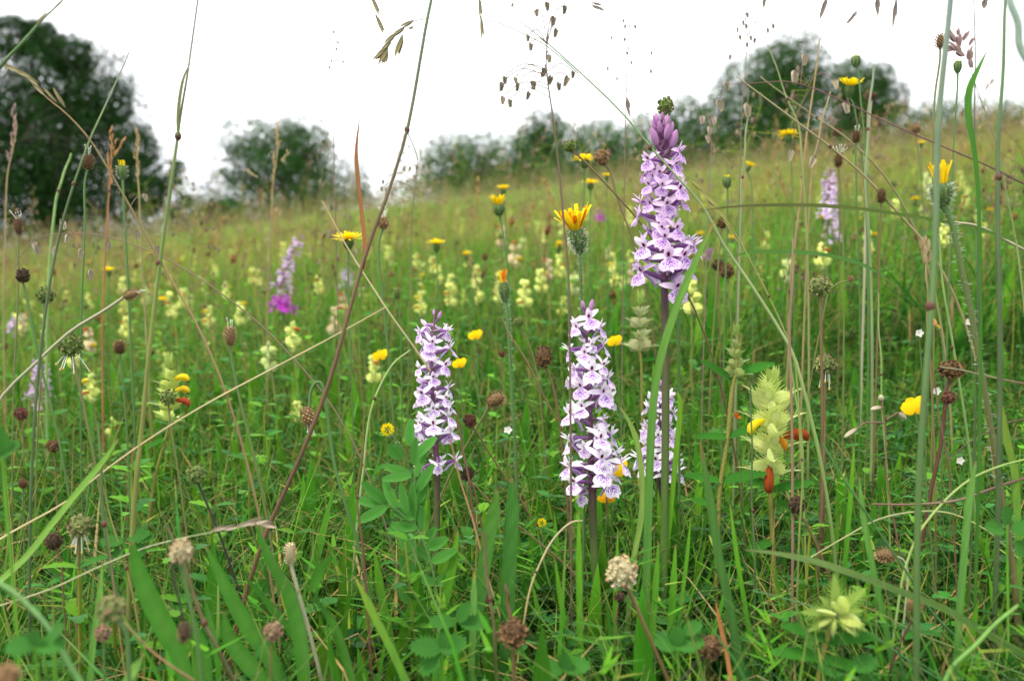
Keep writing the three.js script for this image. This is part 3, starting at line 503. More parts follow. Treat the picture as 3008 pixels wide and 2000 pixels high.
  { x: 52, y: 665, r: 13, d: .7, tall: 2, kind: 'plantain', style: 'brown', stamens: 7, spread: 1.4, stem: [[52, 740], [50, 900], [40, 1100]], sc: 'olive', w: 5, label: 'long brown plantain head with white stamens at the far left edge' },
  { x: 541, y: 1855, r: 20, d: .36, tall: 1.6, axis: [-.05, -1, 0], kind: 'plantain', style: 'dark', ox: -4, oy: -32, loose: 1, stem: [[524, 1760], [505, 1690], [503, 1662], [520, 1650]], sc: 'dark', w: 7, label: 'dark brown bud hanging from a blackened curved stalk, bottom left' },
  { x: 851, y: 1628, r: 17, d: .47, tall: 1.9, kind: 'plantain', style: 'cream', stem: [[862, 1690], [890, 1790], [930, 1940]], sc: 'pale', w: 11, label: 'pale cream plantain bud standing over the broad plantain leaves' },
  { x: 1523, y: 946, r: 17, d: .75, tall: .9, style: 'green', stem: [[1545, 990], [1575, 1080], [1590, 1200]], sc: 'olive', w: 4, label: 'small soft green burnet head right of the withered orange flower' },
  { x: 1474, y: 1040, r: 11, d: .9, style: 'red', stem: [[1476, 1090], [1480, 1180]], sc: 'olive', w: 4, label: 'little red burnet head blurred between the two middle orchids' },
  { x: 1820, y: 1752, r: 17, d: .5, style: 'dark', stem: [[1812, 1800], [1808, 1900]], sc: 'brown', w: 5, label: 'small blackish burnet head tucked under the large cream one' },
  { x: 1780, y: 1421, r: 18, d: .62, style: 'dark', stem: [[1782, 1470], [1786, 1560]], sc: 'brown', w: 5, label: 'dark burnet head just behind the foot of the middle orchid spike' },
  { x: 2500, y: 818, r: 9, d: .62, style: 'tan', stem: [[2470, 830], [2440, 850], [2425, 900]], sc: 'olive', w: 4, label: 'tiny tan bud on a side stalk beside the round maroon burnet' },
  { x: 66, y: 1420, r: 14, d: .62, style: 'brown', stem: [[66, 1470], [68, 1560]], sc: 'green', w: 5, label: 'small brown burnet head low at the left behind green stems' },
  { x: 15, y: 1985, r: 42, d: .27, tall: .8, style: 'tan', stem: [[20, 2030], [20, 2060]], sc: 'brown', w: 12, label: 'very blurred pinkish-brown seed head in the bottom left corner' },
];
for (const q of HD) head(q);
// ---------------------------------------------------------------- yellow hawkbits
const YEL = C('#f0cf00'), YEL2 = C('#f4de24'), ORA = C('#dd7a12');
// open: 0 shut brush .. 1 flat; built round the origin, +y up; R = radius of the open flower
function hawkbitHead(t, R, o) {
  const inv = new MB(), r = R * (o.cup ?? .42), h = R * (o.cupH ?? .95);
  const prof = (f) => r * (.25 + .75 * Math.sin(Math.PI * Math.min(1, .12 + f * .62)));
  inv.tube([0, .2, .4, .6, .8, 1].map((f) => V(0, h * (f - 1), 0)), (f) => prof(f) * .92, C('#4f6f30'), 9);
  for (let k = 0; k < 26; k++) { const a = k * 2.4, f0 = (k % 3) * .2, rad = prof(f0); inv.leaf(V(Math.cos(a) * rad, h * (f0 - 1), Math.sin(a) * rad), V(Math.cos(a) * .22, 1, Math.sin(a) * .22), V(Math.cos(a), 0, Math.sin(a)), h * .72, r * .34, (q) => mixc(C('#44632c'), C('#86994c'), q), { seg: 4, curl: .25, fold: .2, shape: (q) => (1 - q) ** .6 }); }
  const im = mesh('involucre', inv.geo(), stemMat, t); im.position.copy(o.at);
  if (o.quat) im.quaternion.copy(o.quat);
  if (o.hairy) { const hb = new MB(); for (let k = 0; k < o.hairy; k++) { const a = rnd() * 6.28, f = rnd(), rad = prof(f), b = V(Math.cos(a) * rad, h * (f - 1), Math.sin(a) * rad), e = b.clone().add(V(Math.cos(a), rr(-.3, .6), Math.sin(a)).multiplyScalar(r * rr(.25, .5))); hb.tube([b, e], R * .012, C('#d4dac6'), 3); } mesh('hair', hb.geo(), hairMat, im); }
  const rows = o.rows ?? [[16, 1], [14, .82], [12, .62], [8, .42]];
  rows.forEach(([n, len], row) => {
    for (let k = 0; k < n; k++) {
      const a = (k + row * .5) / n * 6.283 + rr(-.1, .1), el = (o.open ?? .8) * (1 - row * .2) * 1.45, oo = V(Math.cos(a), 0, Math.sin(a)), dir = oo.clone().multiplyScalar(Math.sin(el)).add(V(0, Math.cos(el), 0)), L = R * len * rr(.88, 1.1);
      const c = rnd() < (o.rusty ?? 0) ? ORA : mixc(YEL, YEL2, rnd());
      const mb = new MB(); mb.leaf(oo.clone().multiplyScalar(r * .5 * (1 - row * .22)), dir, UPV.clone().multiplyScalar(1).sub(oo.clone().multiplyScalar(.3)), L, R * .19, jit(c, .1), { seg: 4, curl: rr(-.3, .4), fold: -.15, shape: (q) => .55 + .45 * Math.sin(q * 2.2) });
      mesh('ray_floret', mb.geo(), petalMat, im);
    }
  });
  return im;
}
function hawkbit(o) {
  seed = Math.floor(o.x * 3 + o.y * 17); const d = o.d, R = M_(o.r, d), c = P(o.x, o.y, d), axis = V(...(o.axis ?? [0, 1, .1])).normalize();
  const q = new THREE.Quaternion().setFromUnitVectors(UPV, axis), foot = c.clone().addScaledVector(axis, -R * (o.cupH ?? .95));
  let pts = [c.clone().addScaledVector(axis, -R * (o.cupH ?? .95) * .95), ...o.stem.map((s) => P(s[0], s[1], s[2] ?? d))];
  pts = toGround(new THREE.CatmullRomCurve3(pts, false, 'centripetal').getPoints(16));
  const t = thing(o.name ?? 'yellow_hawkbit', o.label, 'hawkbit', baseOf(pts[pts.length - 1]), o.group), w = M_((o.w ?? 6) / 2, d);
  const sm = new MB(); sm.tube(pts, (s) => w * (s < .1 ? 1.5 - 5 * s : 1), (s) => mixc(STEMC.green, STEMC[o.col2 ?? 'green'], s), 7); const st = sm.build('stem', stemMat, t);
  if (o.stemHair) { const hb = new MB(), cv = new THREE.CatmullRomCurve3(pts); for (let k = 0; k < o.stemHair; k++) { const p = cv.getPoint(rnd() * .75), a = rnd() * 6.28, e = V(Math.cos(a), rr(-.2, .5), Math.sin(a)); hb.tube([p.clone().addScaledVector(e, w * .9), p.clone().addScaledVector(e, w * rr(1.8, 3))], .00009, C('#d4dac6'), 3); } mesh('hair', hb.geo(t.position), hairMat, st); }
  hawkbitHead(t, R, { ...o, at: c.clone().sub(t.position), quat: q });
  return t;
}
const HB = [
  { x: 1693, y: 675, r: 68, d: .6, open: .42, rusty: .14, cup: .37, cupH: 1.0, rows: [[15, 1.1], [14, .98], [12, .8], [8, .6]], axis: [-.22, 1, .12], hairy: 150, stemHair: 160, stem: [[1704, 760], [1707, 860], [1708, 960], [1712, 1200]], w: 9, label: 'big ragged yellow hawkbit with orange streaks, just left of the tall orchid' },
  { x: 1464, y: 600, r: 30, d: .85, open: .35, cup: .62, cupH: 1.1, axis: [-.1, 1, .1], stem: [[1480, 700], [1492, 800], [1500, 940]], w: 5, label: 'half-open yellow hawkbit above the withered orange flower' },
  { x: 1478, y: 555, r: 20, d: 1.0, open: .7, stem: [[1484, 640], [1490, 760]], w: 4, label: 'blurred yellow hawkbit just behind and above the half-open one' },
  { x: 1022, y: 700, r: 40, d: .78, open: .98, cup: .4, cupH: .8, axis: [0, 1, .15], stem: [[1022, 800], [1024, 900], [1030, 1060]], w: 5, label: 'flat open yellow hawkbit beside the rusty grass blade, left of centre' },
  { x: 1282, y: 715, r: 26, d: 1.05, open: .9, cup: .4, stem: [[1284, 790], [1286, 900]], w: 4, label: 'open yellow hawkbit between the rusty blade and the half-open hawkbit' },
  { x: 1718, y: 468, r: 36, d: .85, open: 1.0, cup: .4, cupH: .7, stem: [[1716, 560], [1712, 660], [1708, 780]], w: 5, label: 'upper yellow hawkbit left of the tall orchid tip' },
  { x: 1735, y: 537, r: 24, d: 1.1, open: .95, stem: [[1734, 620], [1732, 740]], w: 4, label: 'small yellow hawkbit directly below the upper one' },
  { x: 1783, y: 516, r: 15, d: 1.2, open: .8, stem: [[1784, 590], [1786, 700]], w: 3, label: 'tiny yellow hawkbit to the right of the small one below the upper one' },
  { x: 2499, y: 252, r: 36, d: .8, open: .72, cup: .4, axis: [.05, 1, .2], stem: [[2506, 300], [2528, 420], [2540, 520], [2548, 700]], w: 5, label: 'yellow hawkbit against the right-hand trees with petals raised' },
  { x: 2317, y: 396, r: 30, d: .95, open: 1.0, cup: .4, cupH: .7, axis: [.12, 1, -.1], stem: [[2324, 470], [2330, 600]], w: 4, label: 'flat yellow hawkbit in front of the big grey-green tree' },
  { x: 2202, y: 487, r: 18, d: 1.0, open: .7, axis: [.4, 1, .1], stem: [[2208, 540], [2212, 680]], w: 4, label: 'small tilted yellow hawkbit right of the tall orchid spike' },
  { x: 2708, y: 420, r: 13, d: 1.2, open: .8, stem: [[2710, 500], [2712, 640]], w: 3, label: 'tiny yellow hawkbit left of the thick stem near the skyline' },
  { x: 2766, y: 538, r: 42, d: .5, open: .12, cup: .74, cupH: 1.55, axis: [-.14, 1, .05], rusty: .1, rows: [[11, 1.5], [9, 1.3], [6, 1]], hairy: 150, stemHair: 220, stem: [[2795, 645], [2815, 740], [2850, 900], [2890, 1120], [2935, 1400], [2975, 1650], [3000, 1990]], w: 17, col2: 'brown', label: 'large hairy hawkbit bud opening yellow at the right, on a thick bristly stem' },
  { x: 1478, y: 830, r: 25, d: .64, open: .1, rusty: .85, cup: .62, cupH: 2.3, rows: [[10, 1.5], [8, 1.2]], hairy: 80, axis: [-.12, 1, .05], stem: [[1490, 925], [1495, 1000], [1502, 1120], [1512, 1300]], w: 10, stemHair: 100, label: 'withered orange hawkbit on a pale hairy stem, centre' },
  { x: 2517, y: 165, r: 18, d: .75, open: .05, cup: .8, cupH: 1.7, rows: [[6, .35]], axis: [.05, 1, 0], stem: [[2522, 210], [2530, 300], [2542, 420], [2550, 600]], w: 5, label: 'closed green hawkbit bud against the sky above the narrower tree' },
  { x: 2816, y: 180, r: 17, d: .62, open: .05, cup: .7, cupH: 1.9, rows: [[5, .35]], axis: [0, 1, 0], stem: [[2815, 240], [2810, 320], [2800, 480], [2796, 620]], w: 5, label: 'closed green hawkbit bud under the pinkish grass plume at the right' },
  { x: 357, y: 487, r: 20, d: .72, open: .05, cup: .75, cupH: 1.9, hairy: 90, rows: [[8, .8]], axis: [0, 1, 0], stem: [[360, 545], [364, 640], [370, 740], [378, 900]], w: 7, label: 'closed hairy hawkbit bud with a cream tip against the dark tree' },
  { x: 2137, y: 520, r: 17, d: .75, open: .05, cup: .8, cupH: 1.8, rows: [[5, .4]], axis: [0, 1, 0], stem: [[2138, 570], [2136, 680], [2134, 760]], w: 5, label: 'closed dark hawkbit bud right of the tall orchid spike' },
  { x: 318, y: 795, r: 17, d: 1.2, open: .7, stem: [[318, 860], [318, 960]], w: 3, label: 'small yellow hawkbit at the left among pale rattles' },
  { x: 443, y: 742, r: 10, d: 1.6, open: .8, stem: [[443, 790], [443, 860]], w: 2, label: 'tiny yellow hawkbit in front of the long arching straw at the left' },
];
for (const q of HB) hawkbit(q);

// ---------------------------------------------------------------- yellow rattle
const PY = C('#bccb5c'), PY2 = C('#a9c04e'), PYW = C('#ccdb68'), RED2 = C('#9c4a1c');
const serr = { teeth: 7, tooth: 1.7, rake: 1.5, fold: .3 };
function calyx(mb, b, dir, nrm, L, col, tipc) {                        // a flat inflated pouch with pointed teeth at its mouth
  const D = dir.clone().normalize(), N = nrm.clone().addScaledVector(D, -nrm.dot(D)).normalize(), S = D.clone().cross(N), rows = [];
  for (let j = 0; j <= 8; j++) { const f = j / 8, w = L * .46 * Math.sin(Math.PI * (.08 + .84 * f)) ** .65, th = L * .14 * Math.sin(Math.PI * f) ** .8, row = []; for (let i = 0; i <= 12; i++) { const a = i / 12 * 6.283; row.push(mb.v(b.clone().addScaledVector(D, L * .9 * f).addScaledVector(S, Math.cos(a) * w).addScaledVector(N, Math.sin(a) * th), mixc(col, tipc, Math.max(0, f - .6) * 1.4))); } rows.push(row); }
  mb.quadStrip(rows);
  for (const e of [-1, -.4, .4, 1]) mb.leaf(b.clone().addScaledVector(D, L * .82).addScaledVector(S, e * L * .13), D.clone().addScaledVector(S, e * .6), N, L * .26, L * .12, tipc, { seg: 2, shape: (q) => 1 - q });
}
function spiky(mb, b, dir, nrm, L, W, col, tipc, curl = .4, n = 6) {    // a bract whose edges run out into long fine teeth
  mb.leaf(b, dir, nrm, L, W * .75, (q, e) => mixc(col, tipc, q * .7), { seg: 6, curl, fold: .25, shape: (q) => (1 - q) ** .6 * Math.min(1, .4 + q * 4) });
  const D = dir.clone().normalize(), N = nrm.clone().addScaledVector(D, -nrm.dot(D)).normalize(), S = D.clone().cross(N);
  for (let k = 0; k < n; k++) for (const e of [-1, 1]) {
    const f = .08 + .72 * k / n, a = curl * f * .5, q = b.clone().addScaledVector(D, L * f * Math.cos(a)).addScaledVector(N, -L * f * Math.sin(a)).addScaledVector(S, e * W * .3 * (1 - f) ** .6);
    mb.leaf(q, S.clone().multiplyScalar(e).addScaledVector(D, .7 + f).addScaledVector(N, rr(-.3, .3)), N, W * rr(.55, .95) * (1.05 - f * .5), W * .13, mixc(col, tipc, .5), { seg: 2, shape: (t) => 1 - t });
  }
}
function corolla(mb, b, dir, up, L, col) {                              // hooked helmet flower with a dark tooth
  const D = dir.clone().normalize(), U = up.clone().addScaledVector(D, -up.dot(D)).normalize(), pt = (x, y) => b.clone().addScaledVector(D, x * L).addScaledVector(U, y * L);
  mb.tube([pt(0, 0), pt(.3, .06), pt(.6, .1), pt(.85, .04), pt(1, -.12), pt(1.02, -.26)], (q) => L * (.13 + .1 * Math.sin(Math.PI * Math.min(1, q * 1.1))) * (q > .9 ? .5 : 1), col, 8);
  mb.tube([pt(.45, -.05), pt(.68, -.18), pt(.8, -.26)], (q) => L * (.1 - .05 * q), jit(col, .1), 6);
  mb.blob(pt(1.0, -.3), L * .07, L * .1, L * .06, U, C('#40304e'), 5, 4);
}
// a flowering spike round the origin (its foot), H tall; flowers: [pair, side angle, colour, length factor]
function rattleSpike(t, H, o) {
  const at = o.at, turn = o.turn ?? 0, add = (mb, name, mat, par) => { const m = mesh(name, mb.geo(), mat, par ?? t); if (!par) m.position.copy(at); return m; };
  const n = o.pairs ?? 5;
  for (let j = 0; j < n; j++) for (const e of [0, Math.PI]) {
    const f = j / n, y = H * (.02 + (o.inv ? .8 : .74) * f), a = turn + e + (j % 2) * 1.57, oo = V(Math.cos(a), 0, Math.sin(a)), L = H * (o.inv ? .19 + .1 * Math.sin(Math.PI * (.15 + .75 * f)) : .32 - .13 * f), b = V(0, y, 0).addScaledVector(oo, H * .012), br = new MB();
    const wob = rr(-.35, .35); oo.applyAxisAngle(UPV, wob);
    spiky(br, b.clone().add(V(0, -H * .02, 0)), oo.clone().add(V(0, .6 + f * .9 - (o.flat ?? 0), 0)), V(0, 1, 0).sub(oo.clone().multiplyScalar(.4)), L * (o.bl ?? 1.25), L * .62, mixc(o.pale ?? PYW, o.bract ?? PY2, .2 + f * .4), o.tipc ?? C('#a9bd62'), .5, 6);
    add(br, 'bract', paleMat);
    const cx = new MB(); calyx(cx, b, oo.clone().add(V(0, rr(.7, 1.3), 0)), V(-oo.z, .15, oo.x).add(oo.clone().multiplyScalar(rr(.1, .7))), L * rr(.6, .78), jit(o.pale ?? PYW, .06), o.calTip ?? PY); add(cx, 'calyx', paleMat);
  }
  for (const [j, a, col, k, drop] of o.flowers ?? []) {
    const f = j / n, y = H * (.1 + .74 * f), oo = V(Math.cos(a), 0, Math.sin(a)), mb = new MB();
    corolla(mb, V(0, y, 0).addScaledVector(oo, H * .1), oo.clone().add(V(0, drop ?? .1, 0)), drop < -1 ? oo : UPV, H * .175 * (k ?? 1), col); add(mb, 'corolla', petalMat);
  }
  for (let k = 0; k < 5; k++) { const a = k * 1.3, br = new MB(); spiky(br, V(0, H * .74, 0), V(Math.cos(a) * .35, 1, Math.sin(a) * .35), V(Math.cos(a), 0, Math.sin(a)), H * .26, H * .1, mixc(PY2, C('#9db858'), .4), o.tipc ?? C('#a9bd62'), .2, 6); add(br, 'bract', paleMat); }
}
function rattleStem(t, pts, w, leaves, d) {
  const mb = new MB(); mb.tube(pts, w, (s) => mixc(C('#8a8a34'), C('#75702e'), s), 7);
  const sm = mb.build('stem', speckMat, t);
  for (const [px, py, ang, len] of leaves) { const lb = new MB(), b = P(px, py, d), L = M_(len, d), a = ang * Math.PI / 180; lb.leaf(b, V(Math.cos(a), Math.sin(a), rr(-.1, .35)), V(0, 1, .8), L, L * .24, jit(G2, .12), { teeth: 10, tooth: .28, rake: .7, fold: .25, curl: rr(.2, .6), shape: (q) => Math.sin(Math.PI * (.14 + .84 * q)) ** .6 }); lb.build('leaf', leafMat, t); }
  return sm;
}
const speckMat = stemMat.clone(); speckMat.name = 'speckled stem'; speckMat.map = noiseTex(128, (u, v) => (Math.sin(u * 40 + v * 311) * Math.sin(v * 173 - u * 23) + rnd() * .9 > .95 ? .22 : .95)); 
function rattle(o) {
  seed = Math.floor(o.x + o.y * 5); const foot = P(o.x, o.y, o.d), pts = toGround(pix([[o.x, o.y - 3], ...o.stem], o.d, 12));
  const t = thing('yellow_rattle', o.label, 'yellow rattle', baseOf(pts[pts.length - 1]), o.group);
  if (o.lean) { const h = M_(o.h, o.d); }
  rattleStem(t, [P(o.x + (o.tx ?? 0), o.y - o.h * .8, o.d), ...pts], M_((o.w ?? 12) / 2, o.d), o.leaves ?? [], o.d);
  rattleSpike(t, M_(o.h, o.d), { ...o, at: foot.clone().sub(t.position) });
  return t;
}
rattle({ x: 2262, y: 1400, h: 335, d: .58, tx: -8, w: 14, pairs: 8, inv: 1, turn: .35, pale: C('#e2ea98'), calTip: C('#d8e47c'), bract: C('#cfdd70'), tipc: C('#c3d46a'), flowers: [[4.4, 2.6, C('#e6d21c'), 1.0, -.4], [2.9, 1.25, C('#c98a1e'), .75, -.5], [2.7, .12, RED2, 1.15, .18], [.0, 1.9, RED2, 1.1, -2.2]], stem: [[2266, 1500], [2274, 1650], [2276, 1850]], leaves: [[2268, 1430, 160, 130], [2268, 1440, 20, 120], [2272, 1470, -20, 110], [2272, 1590, 200, 110]], label: 'big pale yellow rattle spike with one yellow and several orange withered flowers, right' });
rattle({ x: 2160, y: 1110, h: 165, d: .57, w: 13, pairs: 4, turn: 1, tx: 16, pale: C('#a9b860'), calTip: C('#8fa852'), bract: C('#86a44a'), tipc: C('#6f9440'), stem: [[2152, 1140], [2138, 1290], [2115, 1440], [2108, 1620]], leaves: [[2158, 1105, 22, 130], [2152, 1120, 140, 110], [2135, 1285, 170, 95], [2138, 1285, 25, 100], [2120, 1415, 165, 110], [2122, 1415, 18, 130], [2116, 1500, 150, 90]], label: 'greener leafy rattle top on a speckled stem, left of the big pale one' });
rattle({ x: 500, y: 1235, h: 205, d: .7, w: 8, pairs: 5, turn: .8, flowers: [[3.4, .25, C('#e6cf2a'), 1.15, .15], [2.3, .2, C('#dcc22a'), 1.1, .1], [1.3, .15, C('#b0522c'), 1.1, -.1]], stem: [[490, 1270], [455, 1400], [440, 1500]], leaves: [[485, 1290, 195, 70]], label: 'pale rattle spike on the left with two yellow flowers and a brick-orange one' });
rattle({ x: 1880, y: 1030, h: 185, d: .78, w: 7, pairs: 4, turn: .5, pale: C('#b9bd86'), calTip: C('#a8a878'), bract: C('#a9b47a'), stem: [[1884, 1060], [1886, 1200], [1888, 1300]], leaves: [[1882, 1060, 15, 60]], label: 'faded grey-green rattle with seed pouches left of the tall orchid stem' });
{ // seen from above: broad toothed bracts spread round a knot of pouches
  seed = 71; const d = .42, c = P(2455, 1800, d), pts = toGround([c, ...pix([[2430, 1880], [2412, 1950], [2405, 2010]], d, 6)]), t = thing('yellow_rattle', 'star-shaped green rattle top with spreading toothed bracts at the bottom right', 'yellow rattle', baseOf(pts[pts.length - 1]));
  rattleStem(t, pts, M_(8, d), [[2430, 1880, 150, 150], [2430, 1885, 15, 150], [2418, 1935, 165, 150], [2418, 1940, -5, 140]], d);
  for (const [a, len, zz] of [[95, 105, .25], [48, 100, .3], [20, 70, .7], [172, 95, .35], [205, 90, .5], [-25, 85, .6], [130, 75, .5]]) { const g = a * Math.PI / 180, mb = new MB(), L = M_(len, d); spiky(mb, c.clone().add(V(Math.cos(g), Math.sin(g), 0).multiplyScalar(L * .2)), V(Math.cos(g), Math.sin(g), zz), V(-Math.cos(g) * .3, .5, 1), L, L * .5, C('#93b040'), C('#7c9f38'), .3, 6); mb.build('bract', paleMat, t); }
  for (const [x, y, a, len] of [[-25, 5, 150, 62], [15, -15, 70, 60], [25, 10, -20, 66], [-8, 22, 250, 62], [5, 0, 100, 55], [30, 30, -50, 60], [-30, 25, 200, 52]]) { const g = a * Math.PI / 180, mb = new MB(); calyx(mb, P(2455 + x * .6, 1800 + y * .6, d - .004), V(Math.cos(g), Math.sin(g), .9), V(-Math.sin(g), Math.cos(g), .6), M_(len, d), jit(C('#bccb5c'), .08), C('#9fb448')); mb.build('calyx', paleMat, t); }
}
const VP = new THREE.Matrix4();
function zone(p) {                                                     // where a distant plant stands, told by what the photograph shows round it
  const q = p.clone().add(V(0, .2, 0)).applyMatrix4(camera.matrixWorldInverse), x = PW / 2 + q.x / -q.z * F, d = -q.z;
  const a = x < 400 ? 'at the far left of the meadow' : x < 830 ? 'left of the leaning mauve orchid' : x < 1270 ? 'between the mauve orchid and the leftmost near orchid' : x < 1730 ? 'between the left and middle near orchids' : x < 1960 ? 'behind the tall orchid' : x < 2430 ? 'between the tall orchid and the far lilac one' : 'right of the far lilac orchid';
  return (d < 1.9 ? 'nearer blurred ' : d < 4 ? 'small blurred ' : 'tiny distant ') + '%s ' + a;
}
// distant rattles: a small prototype of four kinds, then copies
const RTXT = 'small blurred pale yellow rattle standing in the meadow beyond the near flowers', RGRP = 'distant yellow rattles';
const rProto = [0, 1, 2, 3, 4, 5, 6].map((k) => {
  seed = 40 + k; const t = thing('yellow_rattle', RTXT, 'yellow rattle', V(0, 0, 0), RGRP), H = .041;
  const sm = new MB(); sm.tube([V(0, 0, 0), V(.004, .1, 0), V(0, .2, 0)], .0012, C('#7d8a3c'), 5); sm.build('stem', stemMat, t, V(0, 0, 0));
  const lv = new MB(); for (let j = 0; j < 5; j++) for (const e of [0, 3.14]) { const a = j * 1.57 + e; lv.leaf(V(0, .03 + j * .026, 0), V(Math.cos(a), .5, Math.sin(a)), UPV, .032, .008, jit(G2), { teeth: 4, curl: .5 }); } tag(lv.build('leaf', leafMat, t, V(0, 0, 0)), null, null, null, 'stuff');
  const hd = new MB(), fl = new MB();
  for (let j = 0; j < 5; j++) for (const e of [0, 3.14]) { if (rnd() < .16) continue; const a = j * 1.57 + e + k + rr(-.5, .5), oo = V(Math.cos(a), 0, Math.sin(a)), L = H * (.34 - .03 * j), b = V(0, .2 - H * .75 + H * .17 * j, 0); calyx(hd, b, oo.clone().add(V(0, rr(.6, 1.3), 0)).add(V(rr(-.3, .3), 0, rr(-.3, .3))), V(-oo.z, .2, oo.x).add(oo.clone().multiplyScalar(.5)), L, jit(k === 3 ? C('#c4b890') : k === 5 ? C('#a9b878') : C('#d3db7a'), .12), k === 3 ? C('#b59a70') : C('#c3d062')); spiky(hd, b, oo.clone().add(V(0, .6, 0)), UPV, L * 1.25, L * .6, k === 3 ? C('#b09a78') : C('#c4cc88'), C('#bcc884'), .4, 3); if ((j * 2 + (e ? 1 : 0)) % 5 === k % 5) corolla(fl, b.clone().add(V(0, H * .1, 0)), oo, UPV, H * .23, pick([C('#d8c024'), C('#dcc83a'), C('#b5682a')])); }
  hd.build('flower_spike', farPaleMat, t, V(0, 0, 0)); fl.build('corolla', petalMat, t, V(0, 0, 0)); return t;
});
{
  seed = 4711;
  const spots = [[310, 790], [195, 880], [613, 940], [985, 950], [1200, 680], [1218, 640], [1400, 815], [1340, 845], [1480, 840], [1595, 830], [1612, 800], [1800, 815], [823, 1060], [1115, 1100], [740, 815], [945, 842], [290, 1150], [50, 955], [1288, 815], [1148, 765], [1225, 770], [1900, 760], [2665, 490], [2690, 500], [2540, 575], [2060, 880], [560, 880], [380, 900], [120, 870], [880, 1000], [660, 860], [250, 1010], [200, 1050], [1690, 840], [1650, 800], [1420, 860], [1560, 870], [1240, 900], [1010, 900], [700, 930], [2300, 800], [2420, 760], [2550, 720], [2640, 620], [2760, 700], [1860, 640], [1600, 700], [1520, 720], [270, 890], [340, 1300], [870, 1270], [620, 800], [1180, 720]];
  let first = 0;
  const place = (p, s) => { const pr = rProto[first % 7], a = rnd() * 6.28; const lb = zone(p).replace('%s', 'pale yellow rattle'), gp = lb.replace('rattle', 'rattles'); if (first < 7) { pr.position.copy(p); pr.rotation.y = a; pr.scale.setScalar(s); tag(pr, lb, null, gp); } else dup(pr, p, a, s, lb, gp); first++; };
  for (const [x, y] of spots) { const d = Math.max(1.0, fieldDepth(x, y, .2)), p = P(x, y, d); place(baseOf(p), Math.min(1.5, Math.max(.7, (p.y - ground(p.x, p.z) + .02) / .2))); }
  for (let k = 0; k < 225; k++) { const d = 1.4 + 7.5 * rnd() ** 1.5, x = rr(-.72, .6) * d; if (x > .25 * d && rnd() < .55) continue; place(V(x, ground(x, -d), -d), rr(.6, 1.35)); }
}
// ---------------------------------------------------------------- other distant flower heads, each a copy of a small prototype
function field(name, label, category, group, build, list, n, d0, d1, H, s0, s1) {
  seed = 999 + n; const pr = thing(name, label, category, V(0, 0, 0), group); build(pr); let k = 0;
  const place = (p, s) => { const a = rnd() * 6.28, lb = zone(p).replace('%s', label), gp = lb + ' group'; if (!k++) { pr.position.copy(p); pr.scale.setScalar(s); pr.rotation.y = a; tag(pr, lb, null, gp); } else dup(pr, p, a, s, lb, gp); };
  for (const [x, y] of list) { const d = Math.min(d1, Math.max(d0, fieldDepth(x, y, H))), p = P(x, y, d); place(baseOf(p), Math.max(.5, Math.min(1.6, (p.y - ground(p.x, p.z)) / H))); }
  for (; k < n;) { const d = d0 + (d1 - d0) * rnd() ** 1.3, x = rr(-.72, .72) * d; place(V(x, ground(x, -d), -d), rr(s0, s1)); }
}
const O0 = V(0, 0, 0);
field('yellow_hawkbit', 'yellow hawkbit', 'hawkbit', 'distant yellow hawkbits', (t) => {
  new MB().tube([V(0, 0, 0), V(.006, .14, 0), V(0, .26, 0)], .0009, C('#5f7a3a'), 4).build('stem', stemMat, t, O0);
  const b = new MB(); b.blob(V(0, .256, 0), .005, .007, .005, UPV, C('#4c6a30'), 7, 5); b.build('involucre', stemMat, t, O0);
  const f = new MB(); for (const [n, L, e] of [[14, .013, 1.25], [11, .010, .8], [7, .007, .4]]) for (let k = 0; k < n; k++) { const a = k / n * 6.283 + e; f.leaf(V(0, .261, 0), V(Math.cos(a) * Math.sin(e), Math.cos(e), Math.sin(a) * Math.sin(e)), UPV, L, .0034, jit(YEL, .08), { seg: 2, shape: () => .9 }); } f.build('ray_florets', petalMat, t, O0);
}, [[2790, 430], [2060, 690], [1640, 730], [2890, 620], [1370, 750], [950, 700], [470, 880], [1650, 720], [2440, 640], [2140, 700], [2580, 690]], 34, 1.6, 12, .26, .8, 1.1);
const blob1 = (st, R, tall) => (t) => {
  new MB().tube([V(0, 0, 0), V(.008, .14, .003), V(0, .27, 0)], .0008, pick([STEMC.olive, STEMC.brown]), 4).build('stem', stemMat, t, O0);
  const m = mesh('seed_head', headGeo(R, st, tall, 22)[0].geo(), dryMat, t); m.position.set(0, .27 + R * .6, 0);
};
field('salad_burnet', 'brown burnet head', 'burnet', 'distant brown burnet heads', blob1('brown', .0058, 1.15), [[300, 960], [340, 755], [390, 740], [600, 750], [1080, 600], [1260, 640], [2030, 600], [2220, 300], [1180, 930], [420, 785], [640, 720], [1430, 760], [900, 640], [2700, 700], [2520, 680], [1290, 520]], 24, 1.3, 9, .27, .6, 1.3);
field('salad_burnet', 'green burnet head', 'burnet', 'distant green burnet heads', blob1('green', .006, .95), [[250, 905], [1370, 780], [1480, 700], [740, 860], [505, 990], [2620, 545], [2240, 490], [1150, 640]], 16, 1.3, 8, .27, .75, 1.3);
